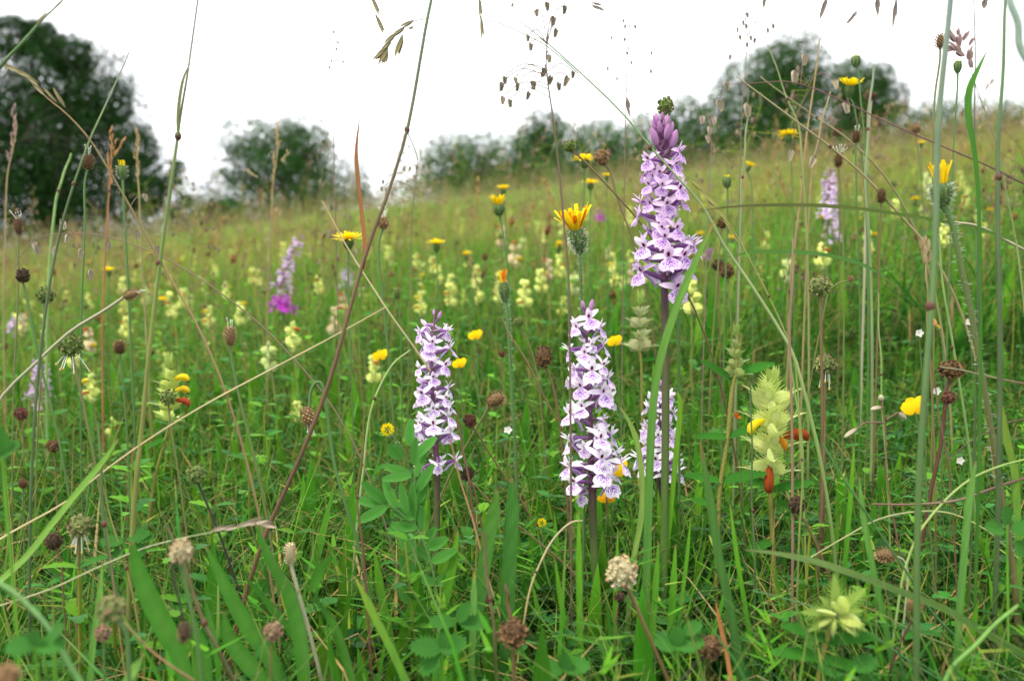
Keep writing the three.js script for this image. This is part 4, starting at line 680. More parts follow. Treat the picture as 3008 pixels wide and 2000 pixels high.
field('white_flower', 'white flower', 'white flower', 'distant white flowers', (t) => {
  new MB().tube([V(0, 0, 0), V(.006, .15, 0), V(0, .28, 0)], .0007, C('#66804a'), 4).build('stem', stemMat, t, O0);
  const f = new MB(); for (let k = 0; k < 7; k++) { const a = k / 7 * 6.283; f.leaf(V(0, .28, 0), V(Math.cos(a), .35, Math.sin(a)), UPV, .011, .008, C('#d8d8d2'), { seg: 3 }); } f.build('petals', petalMat, t, O0);
}, [[740, 680], [660, 700], [800, 705], [870, 715], [650, 700], [60, 690], [340, 745], [2250, 465], [2300, 470], [2640, 450], [2020, 530], [1850, 535], [2690, 350], [120, 780]], 30, 2.5, 14, .28, .8, 1.2);
// ---------------------------------------------------------------- quaking grass
function spikelet(L, dry) {                                            // overlapping scales in two rows, hanging down from the origin
  const mb = new MB(), c = dry ?? C('#b9a88a');
  for (let k = 0; k < 9; k++) { const f = k / 9, s = k % 2 ? 1 : -1; mb.leaf(V(s * L * .05, -L * .72 * f, 0), V(s * (.75 - .55 * f), -1, 0), V(s * .5, .2, 1), L * (.46 - .1 * f), L * .42 * (1 - .4 * f), (t, e) => mixc(jit(c, .08), t > .62 || e ? mixc(c, [.75, .7, .58], .6) : [c[0] * .3, c[1] * .25, c[2] * .25], .75), { seg: 3, curl: .5, fold: -.5, shape: (t) => Math.sin(Math.PI * (.2 + .75 * t)) ** .6 }); mb.leaf(V(s * L * .05, -L * .72 * f, -L * .05), V(s * (.75 - .55 * f), -1, 0), V(s * .5, .2, -1), L * .44, L * .4 * (1 - .4 * f), jit(c, .1), { seg: 3, curl: .5, fold: -.5 }); }
  return mb.geo();
}
function quaking(o) {
  seed = 321 + o.x0; const d = o.d, stem = toGround(pix(o.stem, d, 26)), t = thing('quaking_grass', o.label, 'quaking grass', baseOf(stem[stem.length - 1]));
  const cv = new THREE.CatmullRomCurve3(pix(o.stem, d, 26)), sm = new MB(); sm.tube(stem, (s) => M_(o.w / 2, d) * (.5 + .5 * Math.min(1, s * 2)), o.col, 5); sm.build('stem', dryMat, t);
  const gs = [0, 1, 2].map((k) => spikelet(1, o.dry)), samples = cv.getPoints(60);
  for (const [x, y, h, tilt] of o.sp) {
    const top = P(x, y - (h ?? o.h) / 2, d + rr(-.01, .01)), br = new MB(); let best = samples[0], bd = 9;
    for (const q of samples) { const dd = q.distanceTo(top) + (q.y < top.y - .004 ? .01 : 0); if (dd < bd) { bd = dd; best = q; } }
    const mid = best.clone().lerp(top, .55).add(V(0, bd * .18 + .0015, 0)); br.tube(new THREE.CatmullRomCurve3([best, mid, top]).getPoints(7), .00026, o.col, 4); br.build('branch', dryMat, t);
    const m = mesh('spikelet', pick(gs), dryMat, t); m.position.copy(top).sub(t.position); m.scale.setScalar(M_(h ?? o.h, d)); m.rotation.set(rr(-.2, .2), rr(-1.2, 1.2), tilt ?? rr(-.4, .4));
  }
}
quaking({ x0: 1, d: .52, w: 7, h: 26, col: C('#6e5c48'), dry: C('#8f8068'), label: 'quaking grass panicle of dangling spikelets high against the sky, centre', stem: [[1607, 130], [1604, 180], [1609, 240], [1625, 350], [1640, 480], [1655, 640], [1668, 780], [1672, 930]],
  sp: [[1574, 40], [1607, 18], [1660, 28], [1627, 62, 30], [1635, 97], [1552, 112, 22], [1560, 138], [1612, 172], [1601, 214, 28], [1619, 236, 28], [1669, 240, 32], [1642, 254, 24], [1684, 219, 22], [1565, 250, 28], [1555, 282, 26], [1483, 235, 24], [1474, 255, 28], [1513, 237, 22], [1521, 256, 26], [1478, 295, 26], [1498, 303, 26]] });
quaking({ x0: 2, d: .5, w: 5, h: 34, col: C('#7a5a56'), dry: C('#b8a888'), label: 'quaking grass with fat pale spikelets on an arching reddish stem, upper right', stem: [[2140, 248], [2230, 243], [2320, 240], [2400, 262], [2480, 298], [2600, 355], [2760, 425], [2900, 485], [3050, 560]],
  sp: [[2114, 310, 36], [2136, 252, 28], [2198, 324, 38], [2339, 226, 36], [2368, 176, 32], [2453, 248, 30], [2487, 316, 34], [2324, 457, 32], [2395, 478, 34]] });
quaking({ x0: 3, d: .6, w: 4, h: 26, col: C('#857260'), dry: C('#a89a80'), label: 'quaking grass with small dangling spikelets at the left edge', stem: [[40, 790], [70, 735], [120, 695], [200, 686], [290, 690], [370, 712], [480, 755], [640, 855], [760, 950], [850, 1040], [930, 1130]],
  sp: [[181, 663], [105, 735, 30], [95, 722], [152, 740, 28], [239, 746, 26], [317, 724, 28], [267, 808, 28], [200, 703, 24], [424, 580, 24], [457, 735, 26], [404, 690, 26]] });
quaking({ x0: 4, d: .85, w: 3, h: 14, col: C('#7a6a58'), dry: C('#8c7c68'), label: 'faint quaking grass sprig beside the dark culm left of centre', stem: [[1196, 385], [1215, 430], [1226, 470], [1220, 540], [1210, 640], [1205, 760]],
  sp: [[1185, 498], [1205, 497], [1224, 493], [1217, 521, 18], [1126, 535], [1120, 556], [1135, 560], [1150, 570]] });
quaking({ x0: 5, d: .8, w: 3, h: 15, col: C('#7a6a58'), dry: C('#8c7c68'), label: 'faint quaking grass dots against the sky left of the big right-hand tree', stem: [[2190, 40], [2195, 110], [2190, 200], [2180, 330], [2175, 480]],
  sp: [[2196, 44], [2185, 67], [2193, 77], [2168, 88], [2174, 110], [2206, 112], [2219, 119], [2273, 77], [2257, 90], [2147, 168], [2196, 132]] });
quaking({ x0: 6, d: .75, w: 3, h: 11, col: C('#7a6a58'), dry: C('#7d6c5a'), label: 'scatter of tiny dark spikelets on a hair-thin stem right of the centre panicle', stem: [[1850, 60], [1848, 120], [1842, 220], [1838, 330], [1835, 520]],
  sp: [[1831, 62], [1838, 78], [1866, 79], [1796, 112], [1836, 116], [1914, 156], [1855, 184], [1841, 157], [1785, 202], [1913, 210], [1813, 232]] });
quaking({ x0: 7, d: .8, w: 3, h: 9, col: C('#7a6a58'), dry: C('#6d6050'), label: 'few tiny dots of a quaking grass sprig between the two left culms', stem: [[985, 110], [990, 180], [985, 260], [980, 420], [985, 640]],
  sp: [[979, 95], [993, 126], [988, 145], [975, 180], [967, 198], [1008, 182]] });
quaking({ x0: 8, d: .75, w: 3, h: 24, col: C('#8a7468'), dry: C('#a8927e'), label: 'blurred pinkish quaking grass just right of the tall orchid tip', stem: [[2070, 330], [2082, 350], [2090, 420], [2085, 520], [2080, 640]],
  sp: [[2062, 352, 26], [2096, 355], [2087, 384], [2079, 408]] });

// ---------------------------------------------------------------- tall grass stems and blades that stand out
function culm(o) {                                                     // a round grass stem of no set species, with nodes, sheaths and hanging spikelets as parts
  seed = 77 + Math.floor(o.pts[0][0]); const d = o.d, vis = pix(o.pts, d, 24); { const A = M_(o.w * .1 + 1, d), ph = rnd() * 9; vis.forEach((q, k) => { q.x += A * Math.sin(k * .5 + ph) * Math.min(1, k / 4); q.z += A * Math.cos(k * .4 + ph); }); } const pts = o.loose ? vis : toGround(vis), t = thing(o.name ?? 'grass_stem', o.label, o.cat ?? 'grass stem', o.loose ? pts[pts.length - 1].clone() : baseOf(pts[pts.length - 1]), o.group);
  const w0 = M_((o.w0 ?? o.w) / 2, d), w1 = M_(o.w / 2, d), f = vis.length / pts.length;
  new MB().tube(pts, (s) => w0 + (w1 - w0) * Math.min(1, s / f), (s) => { const q = Math.min(1, s / f), c = o.cols, k = q * (c.length - 1), a = Math.floor(k); return jit(mixc(c[a], c[Math.min(a + 1, c.length - 1)], k - a), .12); }, 7).build('stem', o.dry ? dryMat : stemMat, t);
  for (const [x, y] of o.nodes ?? (!o.loose && o.w >= 6 && o.pts.length > 3 ? [o.pts[Math.floor(o.pts.length / 2)]] : [])) { const n = new MB(); n.blob(P(x, y, d), w1 * 1.35, w1 * 1.8, w1 * 1.35, UPV, RED, 7, 5); n.build('node', stemMat, t); }
  for (const s of o.sheaths ?? []) { const b = new MB(), p = pix(s.pts, d - .002, 12), w = M_(s.w, d); b.blade(p, (q) => w * Math.sin(Math.PI * (.1 + .9 * q)) ** .6, V(1, 0, .5), (q) => mixc(s.c0 ?? G3, s.c1 ?? GY, q), .3); b.build('leaf', bladeMat, t); }
  for (const [x, y, len, ang, wid] of o.spikelets ?? []) { const b = new MB(), a = ang * Math.PI / 180, L = M_(len, d), root = P(x, y, d); if (d >= .9) { for (let k = 0; k < 9; k++) { const f = k / 9; b.leaf(P(x + Math.cos(a) * len * f + rr(-4, 4), y - Math.sin(a) * len * f, d + rr(-.004, .004)), V(Math.cos(a) + rr(-.5, .5), Math.sin(a) + rr(-.2, .4), rr(-.4, .4)), V(0, .2, 1), L * rr(.22, .36), L * .085, jit(mixc(o.sc ?? TAN, o.sc2 ?? STRAW, rnd()), .15), { seg: 3, fold: .5 }); } b.build('spikelet', dryMat, t); continue; } b.leaf(root, V(Math.cos(a), Math.sin(a), .1), V(0, .2, 1), L, M_(wid ?? len * .2, d), (q) => mixc(o.sc ?? C('#6f6a4a'), o.sc2 ?? C('#a09468'), q), { seg: 5, fold: .6, shape: (q) => Math.sin(Math.PI * (.1 + .85 * q ** 1.2)) ** .8 }); b.leaf(root, V(Math.cos(a + .1), Math.sin(a + .1), -.15), V(0, .2, -1), L * .9, M_((wid ?? len * .2) * .9, d), o.sc ?? C('#6f6a4a'), { seg: 4, fold: .6 }); b.build('spikelet', dryMat, t); }
  for (const br of o.branches ?? []) new MB().tube(pix(br, d, 8), w1 * .22, o.cols[0], 4).build('branch', stemMat, t);
  return t;
}
const GG = C('#6d7f52'), DG = C('#4c6236'), GR = C('#7d8a6a'), BR = C('#6a4a34'), RB = C('#64482f');
culm({ d: .5, w0: 9, w: 13, cols: [GG, C('#5d6a48'), C('#6a5a3a'), C('#6e5236'), RB, RB], nodes: [[1195, 381]], pts: [[1272, -30], [1255, 60], [1228, 220], [1195, 380], [1140, 560], [1100, 670], [1062, 790], [1015, 960], [960, 1140], [880, 1340], [795, 1530]],
  branches: [[[1252, 55], [1215, 62], [1180, 85], [1150, 115]], [[1197, 390], [1215, 430], [1227, 470]]], spikelets: [[1215, 60, 45, 205], [1190, 78, 45, 215], [1165, 95, 50, 222], [1150, 118, 45, 225, 10], [1135, 135, 52, 228], [1140, 140, 58, 240], [1183, 102, 70, 250, 13], [1125, 150, 40, 220, 8], [1138, 150, 38, 255, 9], [1215, 78, 18, 205, 7]], label: 'dark culm leaning across from the top, left of centre, with a hanging spikelet tuft' });
culm({ d: .5, w0: 5, w: 15, cols: [C('#8a8078'), C('#7f8a66'), C('#6a8040'), C('#6e8438'), C('#7d8238'), C('#7d7f3a')], nodes: [[522, 400], [466, 772]], pts: [[584, -20], [552, 190], [530, 330], [520, 420], [490, 620], [466, 780], [440, 1010], [418, 1250], [400, 1400]],
  sheaths: [{ pts: [[521, 398], [522, 330], [535, 240], [552, 192]], w: 15, c0: C('#7a8a52'), c1: C('#8a7a5a') }], label: 'tall green culm with a leaf sheath on the left, running out of the top' });
culm({ d: .52, w0: 3, w: 9, cols: [C('#9a9a88'), C('#7f9a5c'), DG, DG], pts: [[379, 148], [345, 228], [300, 330], [260, 415], [215, 540], [180, 665], [140, 860], [120, 1000]], label: 'thin green stem slanting up across the dark tree' });
culm({ d: .45, w0: 4, w: 11, cols: [C('#6f8a6a'), C('#6a9052'), DG], loose: 1, pts: [[188, -6], [140, 40], [92, 92], [40, 150], [-20, 215]], spikelets: [[95, 88, 75, 47, 7], [150, 32, 60, 40, 5]], label: 'green stem with narrow bracts crossing the top left corner' });
culm({ d: .5, w0: 3, w: 7, cols: [TAN, TAN, C('#7d7048'), TAN], dry: 1, pts: [[-20, 180], [30, 200], [80, 228], [135, 285], [190, 330], [258, 405], [330, 520], [400, 640], [450, 730], [560, 920]], spikelets: [[0, 188, 60, -22, 10], [35, 203, 60, -25, 10], [65, 215, 60, -38, 10], [90, 240, 55, -45, 9], [190, 315, 62, 118, 10], [165, 300, 50, 130, 8]], label: 'tan grass spike arching in from the left edge over the dark tree' });
culm({ d: .53, w0: 4, w: 6, cols: [STRAW, C('#c2b288'), C('#a89a6a')], dry: 1, pts: [[945, 590], [1000, 690], [1060, 792], [1130, 900], [1210, 1010], [1262, 1090]], loose: 1, label: 'straw stem slanting down from beside the rusty blade to the leftmost near orchid' });
culm({ d: .5, w0: 4, w: 7, cols: [C('#b8aa78'), C('#cdbf90'), C('#b8a878'), C('#c9bb8a')], dry: 1, loose: 1, pts: [[1132, 903], [960, 998], [780, 1094], [600, 1190], [420, 1300], [290, 1395], [200, 1470], [40, 1560], [-30, 1600]], label: 'long straight straw lying across the left half of the picture' });
culm({ d: .45, w0: 2, w: 5, cols: [C('#a8ad78'), C('#b4b68a'), C('#a8ad78')], loose: 1, pts: [[742, 1535], [640, 1560], [540, 1580], [420, 1610], [300, 1660], [150, 1730], [-20, 1785]], spikelets: [[745, 1533, 70, -12, 12], [700, 1545, 90, 12, 11], [690, 1548, 55, 15, 8], [640, 1556, 60, 8, 9], [620, 1558, 45, 12, 8]], sc: C('#8a7a68'), sc2: C('#c2b29a'), label: 'pale grass head lying low over the bottom left leaves' });
culm({ d: .55, w0: 3, w: 11, cols: [C('#9ab0a0'), C('#7d9a6a'), C('#7f9c62'), C('#8aa066'), C('#98a86a'), C('#7f9a52')], nodes: [[1910, 433]], pts: [[1530, 64], [1600, 118], [1680, 190], [1820, 325], [1912, 435], [1990, 520], [2070, 610], [2130, 720], [2210, 840], [2290, 970], [2332, 1050], [2400, 1300]], label: 'long green stem slanting down from the sky behind the tall orchid' });
culm({ d: .58, w0: 2, w: 4, cols: [C('#a8b0a0'), C('#93a886')], loose: 1, pts: [[1390, 52], [1450, 62], [1520, 90], [1590, 125], [1660, 180], [1700, 215]], label: 'hair-thin pale stem curving out across the sky left of the long green one' });
culm({ d: .55, w0: 4, w: 6, cols: [C('#7f8a3a'), C('#8a8f4a'), C('#7d9048')], pts: [[2015, 512], [2060, 560], [2110, 620], [2160, 690], [2200, 760], [2260, 870], [2310, 980], [2335, 1060], [2350, 1300], [2362, 1500]],
  spikelets: [[2022, 520, 60, -42, 10], [2040, 540, 60, -48, 11], [2060, 560, 62, -45, 12], [2080, 585, 62, -52, 12], [2095, 600, 65, -50, 12], [2115, 625, 60, -56, 11], [2130, 650, 55, -54, 10], [2150, 675, 45, -60, 8]], sc: C('#7a8238'), sc2: C('#a8a060'), label: 'green grass spike slanting down from behind the tall orchid spike' });
culm({ d: .42, w0: 16, w: 21, cols: [C('#76867c'), C('#677c5c'), C('#5a7842'), C('#4f7036'), C('#4a6c30')], pts: [[2797, -30], [2778, 180], [2760, 400], [2748, 650], [2735, 900], [2718, 1200], [2700, 1550], [2690, 2000]], label: 'thick grey-green stem rising through the whole right side' });
culm({ d: .34, w0: 20, w: 24, cols: [C('#93a898'), C('#8aa088')], loose: 1, pts: [[2965, -30], [2985, 60], [3005, 140], [3040, 230]], label: 'blurred pale green blade curving through the top right corner' });
culm({ d: .48, w0: 8, w: 15, cols: [C('#5f7a4a'), C('#5a7a48'), DG, DG], pts: [[2957, -30], [2948, 150], [2940, 330], [2936, 520], [2930, 720], [2940, 900]], label: 'dark green stem near the right edge reaching the top' });
culm({ d: .5, w0: 3, w: 6, cols: [C('#6d7860'), DG, DG], pts: [[2862, -20], [2864, 120], [2866, 300], [2868, 480], [2872, 620], [2876, 740]], label: 'thin dark stem beside the broad green leaf at the upper right' });
culm({ d: .5, w0: 2, w: 5, cols: [C('#8a7a72'), C('#7f8a5c'), C('#8a9a5c')], pts: [[2850, 195], [2880, 280], [2920, 400], [2950, 520], [2975, 640], [2992, 760]], sc: C('#8a6a6a'), sc2: C('#b49a90'), spikelets: [[2858, 200, 30, 110, 10], [2850, 180, 30, 80, 11], [2835, 165, 34, 150, 12], [2825, 160, 38, 120, 12], [2815, 150, 40, 140, 12], [2822, 135, 40, 100, 12], [2810, 125, 36, 125, 11], [2830, 120, 34, 60, 10], [2800, 118, 30, 110, 10], [2843, 175, 42, 75, 9], [2848, 135, 34, 60, 7], [2802, 148, 36, 170, 9], [2818, 105, 24, 100, 8]], label: 'pinkish grass plume on a thin stem against the sky, upper right' });
culm({ d: .8, w0: 4, w: 7, cols: [C('#a8946a'), C('#a08a5c'), C('#94845a')], dry: 1, pts: [[2408, 115], [2392, 240], [2375, 380], [2358, 520], [2345, 640], [2335, 760]], label: 'upright tan straw in front of the big grey-green tree' });
culm({ d: .78, w0: 4, w: 6, cols: [C('#a8946a'), C('#94845a')], dry: 1, pts: [[2440, 270], [2415, 360], [2395, 460], [2380, 580]], label: 'short tan straw right of the upright one' });
culm({ d: .75, w0: 3, w: 7, cols: [C('#8f9a66'), C('#8a9052')], pts: [[2255, 130], [2285, 210], [2315, 290], [2345, 370], [2360, 480]], label: 'pale green stem leaning left across the big grey-green tree' });
culm({ d: .7, w0: 4, w: 8, cols: [C('#a8a07a'), C('#9c9066'), C('#94885c')], dry: 1, pts: [[2165, 225], [2250, 290], [2340, 355], [2440, 430], [2520, 500], [2600, 580], [2700, 690]], label: 'long straw slanting down to the right below the arching quaking grass' });
culm({ d: .8, w0: 3, w: 6, cols: [C('#a09874'), C('#948a60')], dry: 1, pts: [[2235, 225], [2320, 290], [2400, 345], [2460, 385], [2560, 470]], label: 'second parallel straw behind the long slanting one' });
culm({ d: .75, w0: 6, w: 9, cols: [C('#869474'), C('#8c9870'), C('#7f935a')], pts: [[2568, 190], [2560, 280], [2550, 380], [2545, 480], [2550, 620]], label: 'pale upright stem under the rusty red burnet head' });
culm({ d: .72, w0: 4, w: 7, cols: [C('#869464'), C('#7d8f58')], pts: [[2198, 340], [2190, 420], [2182, 520], [2176, 600]], label: 'pale green stem under the left quaking spikelet' });
culm({ d: .48, w0: 3, w: 8, cols: [C('#86703f'), C('#7a6238'), C('#6a5230'), BR], pts: [[1070, 1190], [1066, 1300], [1050, 1460], [1065, 1620]], name: 'grass_stem', label: 'dry stem standing between the hooked plantain and the vetch', dry: 1 });
culm({ d: .52, w0: 4, w: 7, cols: [C('#9a6a42'), C('#a88a5c'), STRAW], dry: 1, pts: [[1322, 1290], [1350, 1400], [1385, 1520], [1430, 1680], [1470, 1820]], label: 'straw stalk slanting down right of the leftmost near orchid' });
culm({ d: .55, w0: 5, w: 7, cols: [C('#7a5040'), C('#6e4a38')], pts: [[1338, 1215], [1358, 1310], [1378, 1420], [1390, 1500]], label: 'reddish stalk under the shrivelled reddish burnet head' });
culm({ d: .6, w0: 4, w: 7, cols: [C('#8a7048'), C('#7a6440'), C('#6a5a34')], dry: 1, pts: [[1473, 930], [1500, 985], [1545, 1060], [1600, 1165], [1635, 1235]], loose: 1, label: 'brown twig slanting down to the middle orchid' });
culm({ d: .52, w0: 3, w: 6, cols: [C('#7a5a44'), C('#6e4c3c')], loose: 1, pts: [[1385, 1415], [1470, 1500], [1560, 1575], [1640, 1640], [1710, 1710]], label: 'reddish runner stalk lying between the two middle orchids' });
culm({ d: .5, w0: 5, w: 7, cols: [C('#9aa070'), C('#c2b48a'), C('#b8a878'), C('#a8945c')], dry: 1, pts: [[1712, 1530], [1680, 1535], [1620, 1590], [1575, 1680], [1552, 1760], [1535, 1840]], label: 'bent straw arching over the grass under the middle orchid' });
culm({ d: .62, w0: 5, w: 8, cols: [C('#9aae6a'), C('#8faa5c'), C('#8aa860')], pts: [[1205, 1028], [1150, 1075], [1100, 1170], [1075, 1300], [1064, 1400]], label: 'pale arched grass stem left of the leftmost near orchid' });
culm({ d: .42, w0: 8, w: 14, cols: [C('#5a5c2c'), C('#6a5a34'), C('#5e5630'), C('#54502c')], pts: [[490, 1545], [520, 1610], [550, 1690], [600, 1830], [640, 1910], [690, 2000]], label: 'thick olive stalk slanting across the bottom left in front of the plantain leaves' });
culm({ d: .38, w0: 5, w: 9, cols: [C('#8a8048'), C('#8a6a42'), C('#7d6440')], pts: [[362, 1825], [430, 1900], [500, 1955], [570, 2000]], loose: 1, label: 'brown stalk slanting right from the big smooth green burnet head' });
culm({ d: .48, w0: 7, w: 14, cols: [C('#5a7c3a'), DG, DG], pts: [[288, 1240], [296, 1400], [305, 1540], [322, 1650], [345, 1760]], label: 'dark green upright grass stem at the lower left' });
culm({ d: .5, w0: 4, w: 9, cols: [C('#7a7a3c'), C('#8a8a44'), C('#7d7a3c')], pts: [[298, 1420], [330, 1540], [370, 1670], [400, 1800], [420, 2000]], label: 'olive stem right of the dark green upright one' });
culm({ d: .45, w0: 9, w: 12, cols: [C('#6a5c3a'), C('#66603a'), C('#5c6a34')], pts: [[1418, 1558], [1425, 1640], [1440, 1760], [1452, 1880], [1462, 2000]], label: 'cut brown-green stem standing left of the large dry burnet head' });
culm({ d: .44, w0: 10, w: 14, cols: [C('#5a4a26'), C('#6a5228')], pts: [[1486, 1715], [1492, 1760], [1497, 1820]], loose: 1, label: 'broken speckled stem sticking up behind the large dry burnet head' });
culm({ d: .52, w0: 5, w: 8, cols: [C('#a08a6a'), C('#8a6a5a'), C('#8a7058')], pts: [[2330, 700], [2325, 850], [2320, 980]], dry: 1, label: 'dry upright straw below the big grey-green tree straw' });
culm({ d: .6, w0: 4, w: 6, cols: [C('#7f9a5a'), C('#7a9a52')], pts: [[2582, 860], [2585, 980], [2590, 1100], [2600, 1300]], label: 'thin upright green stem in the right-hand grass' });
culm({ d: .5, w0: 4, w: 7, cols: [C('#8a9a52'), C('#7d8f45'), C('#6d7f3a')], pts: [[2320, 1050], [2345, 1200], [2358, 1350], [2350, 1600], [2335, 1900]], label: 'long green stem passing right in front of the big pale rattle' });
culm({ d: .52, w0: 4, w: 7, cols: [DG, DG], pts: [[2206, 1120], [2208, 1300], [2212, 1500], [2218, 1700]], label: 'thin dark green stem in front of the big pale rattle' });
culm({ d: .55, w0: 5, w: 8, cols: [C('#7d6a4a'), C('#6e5440'), C('#70563e')], pts: [[2424, 1240], [2420, 1400], [2408, 1580], [2402, 1720]], label: 'brown stem straight below the flattened burnet head' });
culm({ d: .5, w0: 3, w: 5, cols: [C('#6a4a36'), C('#7a5a44'), C('#6a4c3a')], pts: [[2735, 1040], [2750, 1150], [2775, 1290], [2795, 1420]], label: 'thin reddish stem right of the thick grey-green one' });
culm({ d: .5, w0: 4, w: 7, cols: [C('#a0a468'), C('#94986a'), C('#98a05c'), C('#7f9a4c')], pts: [[2380, 1640], [2480, 1580], [2580, 1525], [2700, 1503], [2800, 1510], [2900, 1560], [2990, 1640]], loose: 1, label: 'pale bent grass stem arching low across the right' });
culm({ d: .48, w0: 5, w: 8, cols: [C('#8fae58'), C('#9ab05c'), C('#8fa85c')], pts: [[3030, 1345], [2940, 1370], [2850, 1410], [2770, 1475], [2705, 1560], [2660, 1680], [2635, 1800]], label: 'light green grass arch curving down from the right edge' });
culm({ d: .52, w0: 3, w: 5, cols: [C('#5a4638'), C('#7a6656'), C('#5a4638')], dry: 1, loose: 1, pts: [[2790, 1350], [2850, 1300], [2910, 1265], [2970, 1240], [3030, 1228]], label: 'dark wiry dead stalk near the right edge' });
culm({ d: .5, w0: 5, w: 8, cols: [C('#7a5a4a'), C('#8a7060'), C('#6a5040')], dry: 1, loose: 1, pts: [[2560, 1480], [2680, 1482], [2800, 1472], [2900, 1440], [3030, 1400]], label: 'pinkish dead stalk lying across the lower right' });
culm({ d: .5, w0: 4, w: 6, cols: [C('#8a9468'), C('#8a7a5a'), C('#7a5a48')], pts: [[2765, 1078], [2840, 1090], [2920, 1110], [3030, 1130]], loose: 1, label: 'thin straw crossing in front of the dry brown burnet head' });
culm({ d: .46, w0: 6, w: 9, cols: [C('#4a7a38'), C('#3f6e34'), C('#3f6e34')], loose: 1, pts: [[2415, 1300], [2500, 1440], [2580, 1560], [2680, 1700], [2740, 1800], [2840, 1900], [2960, 1990]], label: 'dark green stem slanting down right across the lower right corner' });
culm({ d: .44, w0: 4, w: 7, cols: [C('#4a7a44'), C('#4a7a44')], loose: 1, pts: [[2212, 1735], [2380, 1780], [2520, 1840], [2650, 1925], [2780, 2010]], label: 'thin dark green stem passing behind the star-shaped rattle' });
culm({ d: .45, w0: 3, w: 6, cols: [C('#9a8a4a'), C('#7d8f4a'), C('#5f8a44')], loose: 1, pts: [[2500, 1762], [2600, 1810], [2700, 1860], [2850, 1920], [3030, 1990]], label: 'yellow-green stem right of the star-shaped rattle' });
culm({ d: .4, w0: 10, w: 16, cols: [C('#6a9a3c'), C('#5f9038')], loose: 1, pts: [[2994, 1778], [2900, 1860], [2820, 1940], [2770, 2010]], label: 'soft green stem slanting up at the bottom right' });
culm({ d: .32, w0: 14, w: 18, cols: [C('#6f9a52'), C('#5f8a48'), C('#5a8a44')], loose: 1, pts: [[-20, 1700], [60, 1760], [130, 1830], [190, 1930], [250, 2030]], label: 'very blurred green stem in the bottom left corner' });
culm({ d: .62, w0: 6, w: 9, cols: [C('#b0a88a'), C('#a09a7a')], dry: 1, loose: 1, pts: [[2790, 652], [2860, 660], [2930, 690], [3030, 745]], label: 'pale straw below the horizontal hairy grass leaf at the right' });
culm({ d: .6, w0: 6, w: 8, cols: [C('#7d9a52'), C('#6d8f46')], pts: [[2760, 690], [2775, 850], [2800, 1020], [2835, 1200], [2850, 1350]], label: 'green stem just right of the thick grey-green one' });
culm({ d: .55, w0: 4, w: 6, cols: [C('#b09a70'), C('#8a7a50'), C('#7a7040')], dry: 1, pts: [[2722, 760], [2725, 860], [2728, 1000]], sc: C('#a08a60'), sc2: C('#c4b088'), spikelets: [[2718, 755, 36, 95, 14], [2722, 745, 44, 85, 13], [2714, 735, 40, 100, 12], [2728, 770, 36, 70, 12], [2718, 720, 30, 92, 10], [2724, 775, 34, 110, 12]], label: 'narrow tan grass spike left of the bristly stem' });
culm({ d: 1, w0: 3, w: 5, cols: [C('#b09a70'), C('#94845a')], dry: 1, pts: [[40, 340], [48, 370], [35, 440], [22, 500], [15, 620], [10, 800]], sc: C('#9a7a78'), sc2: C('#b89a90'), spikelets: [[34, 345, 40, 80, 16], [44, 380, 44, 95, 18], [40, 400, 40, 85, 18], [34, 430, 40, 95, 18], [30, 455, 40, 80, 16], [24, 480, 36, 95, 14]], label: 'pinkish grass spike against the dark tree at the left edge' });
culm({ d: .9, w0: 3, w: 6, cols: [C('#a87a4a'), C('#9a6a42')], dry: 1, pts: [[330, 390], [326, 440], [320, 560], [310, 700]], sc: C('#a8733e'), sc2: C('#b8905c'), spikelets: [[328, 440, 60, 95, 14], [326, 470, 60, 80, 14], [335, 460, 60, 60, 9], [322, 500, 50, 100, 12], [322, 550, 60, 85, 12]], label: 'tawny grass spike in front of the dark tree' });
culm({ d: 1, w0: 3, w: 6, cols: [C('#a89a6a'), C('#948a5a')], dry: 1, pts: [[402, 400], [402, 470], [408, 600], [412, 720]], sc: C('#a8905e'), sc2: C('#b8a078'), spikelets: [[400, 430, 50, 90, 20], [402, 460, 50, 85, 22], [402, 490, 50, 95, 20], [405, 520, 44, 90, 16]], label: 'soft beige grass spike right of the tawny one' });
culm({ d: .9, w0: 6, w: 8, cols: [C('#8fae66'), C('#7fa055')], pts: [[208, 450], [190, 500], [170, 560], [155, 640]], label: 'short green spike leaning before the dark tree' });
culm({ d: 1.1, w0: 3, w: 5, cols: [C('#a8905e'), C('#94845a')], dry: 1, pts: [[815, 370], [812, 450], [800, 560], [795, 680]], sc: C('#a8935e'), sc2: C('#b8a47c'), spikelets: [[812, 400, 44, 85, 16], [815, 430, 44, 95, 16], [810, 460, 44, 80, 16], [806, 490, 44, 100, 14], [800, 530, 40, 80, 12], [830, 480, 40, 70, 9], [760, 520, 44, 150, 8]], label: 'beige grass panicle in front of the twin-topped bush' });
const drift = [['upper edge of the sky near the dark culm', 1095, 0, 110, 105, -68, 9], ['top of the sky left of the panicle', 1412, 0, 410, 115, -88, 7], ['top edge of the sky right of the panicle', 1508, 0, 20, 22, -105, 7]];
for (const [where, x, y, , len, ang, wid] of drift) culm({ d: .6, w0: 2, w: 3, cols: [C('#8f9a90'), C('#7d8a72')], loose: 1, pts: [[x - 14, y - 60], [x - 6, y - 20], [x, y + 6]], spikelets: [[x - 4, y - 10, len * .55, ang, wid], [x + len * .2 * Math.cos(ang * Math.PI / 180), y + len * .4, len * .6, ang, wid]], label: 'drooping grass spikelet hanging into the ' + where });
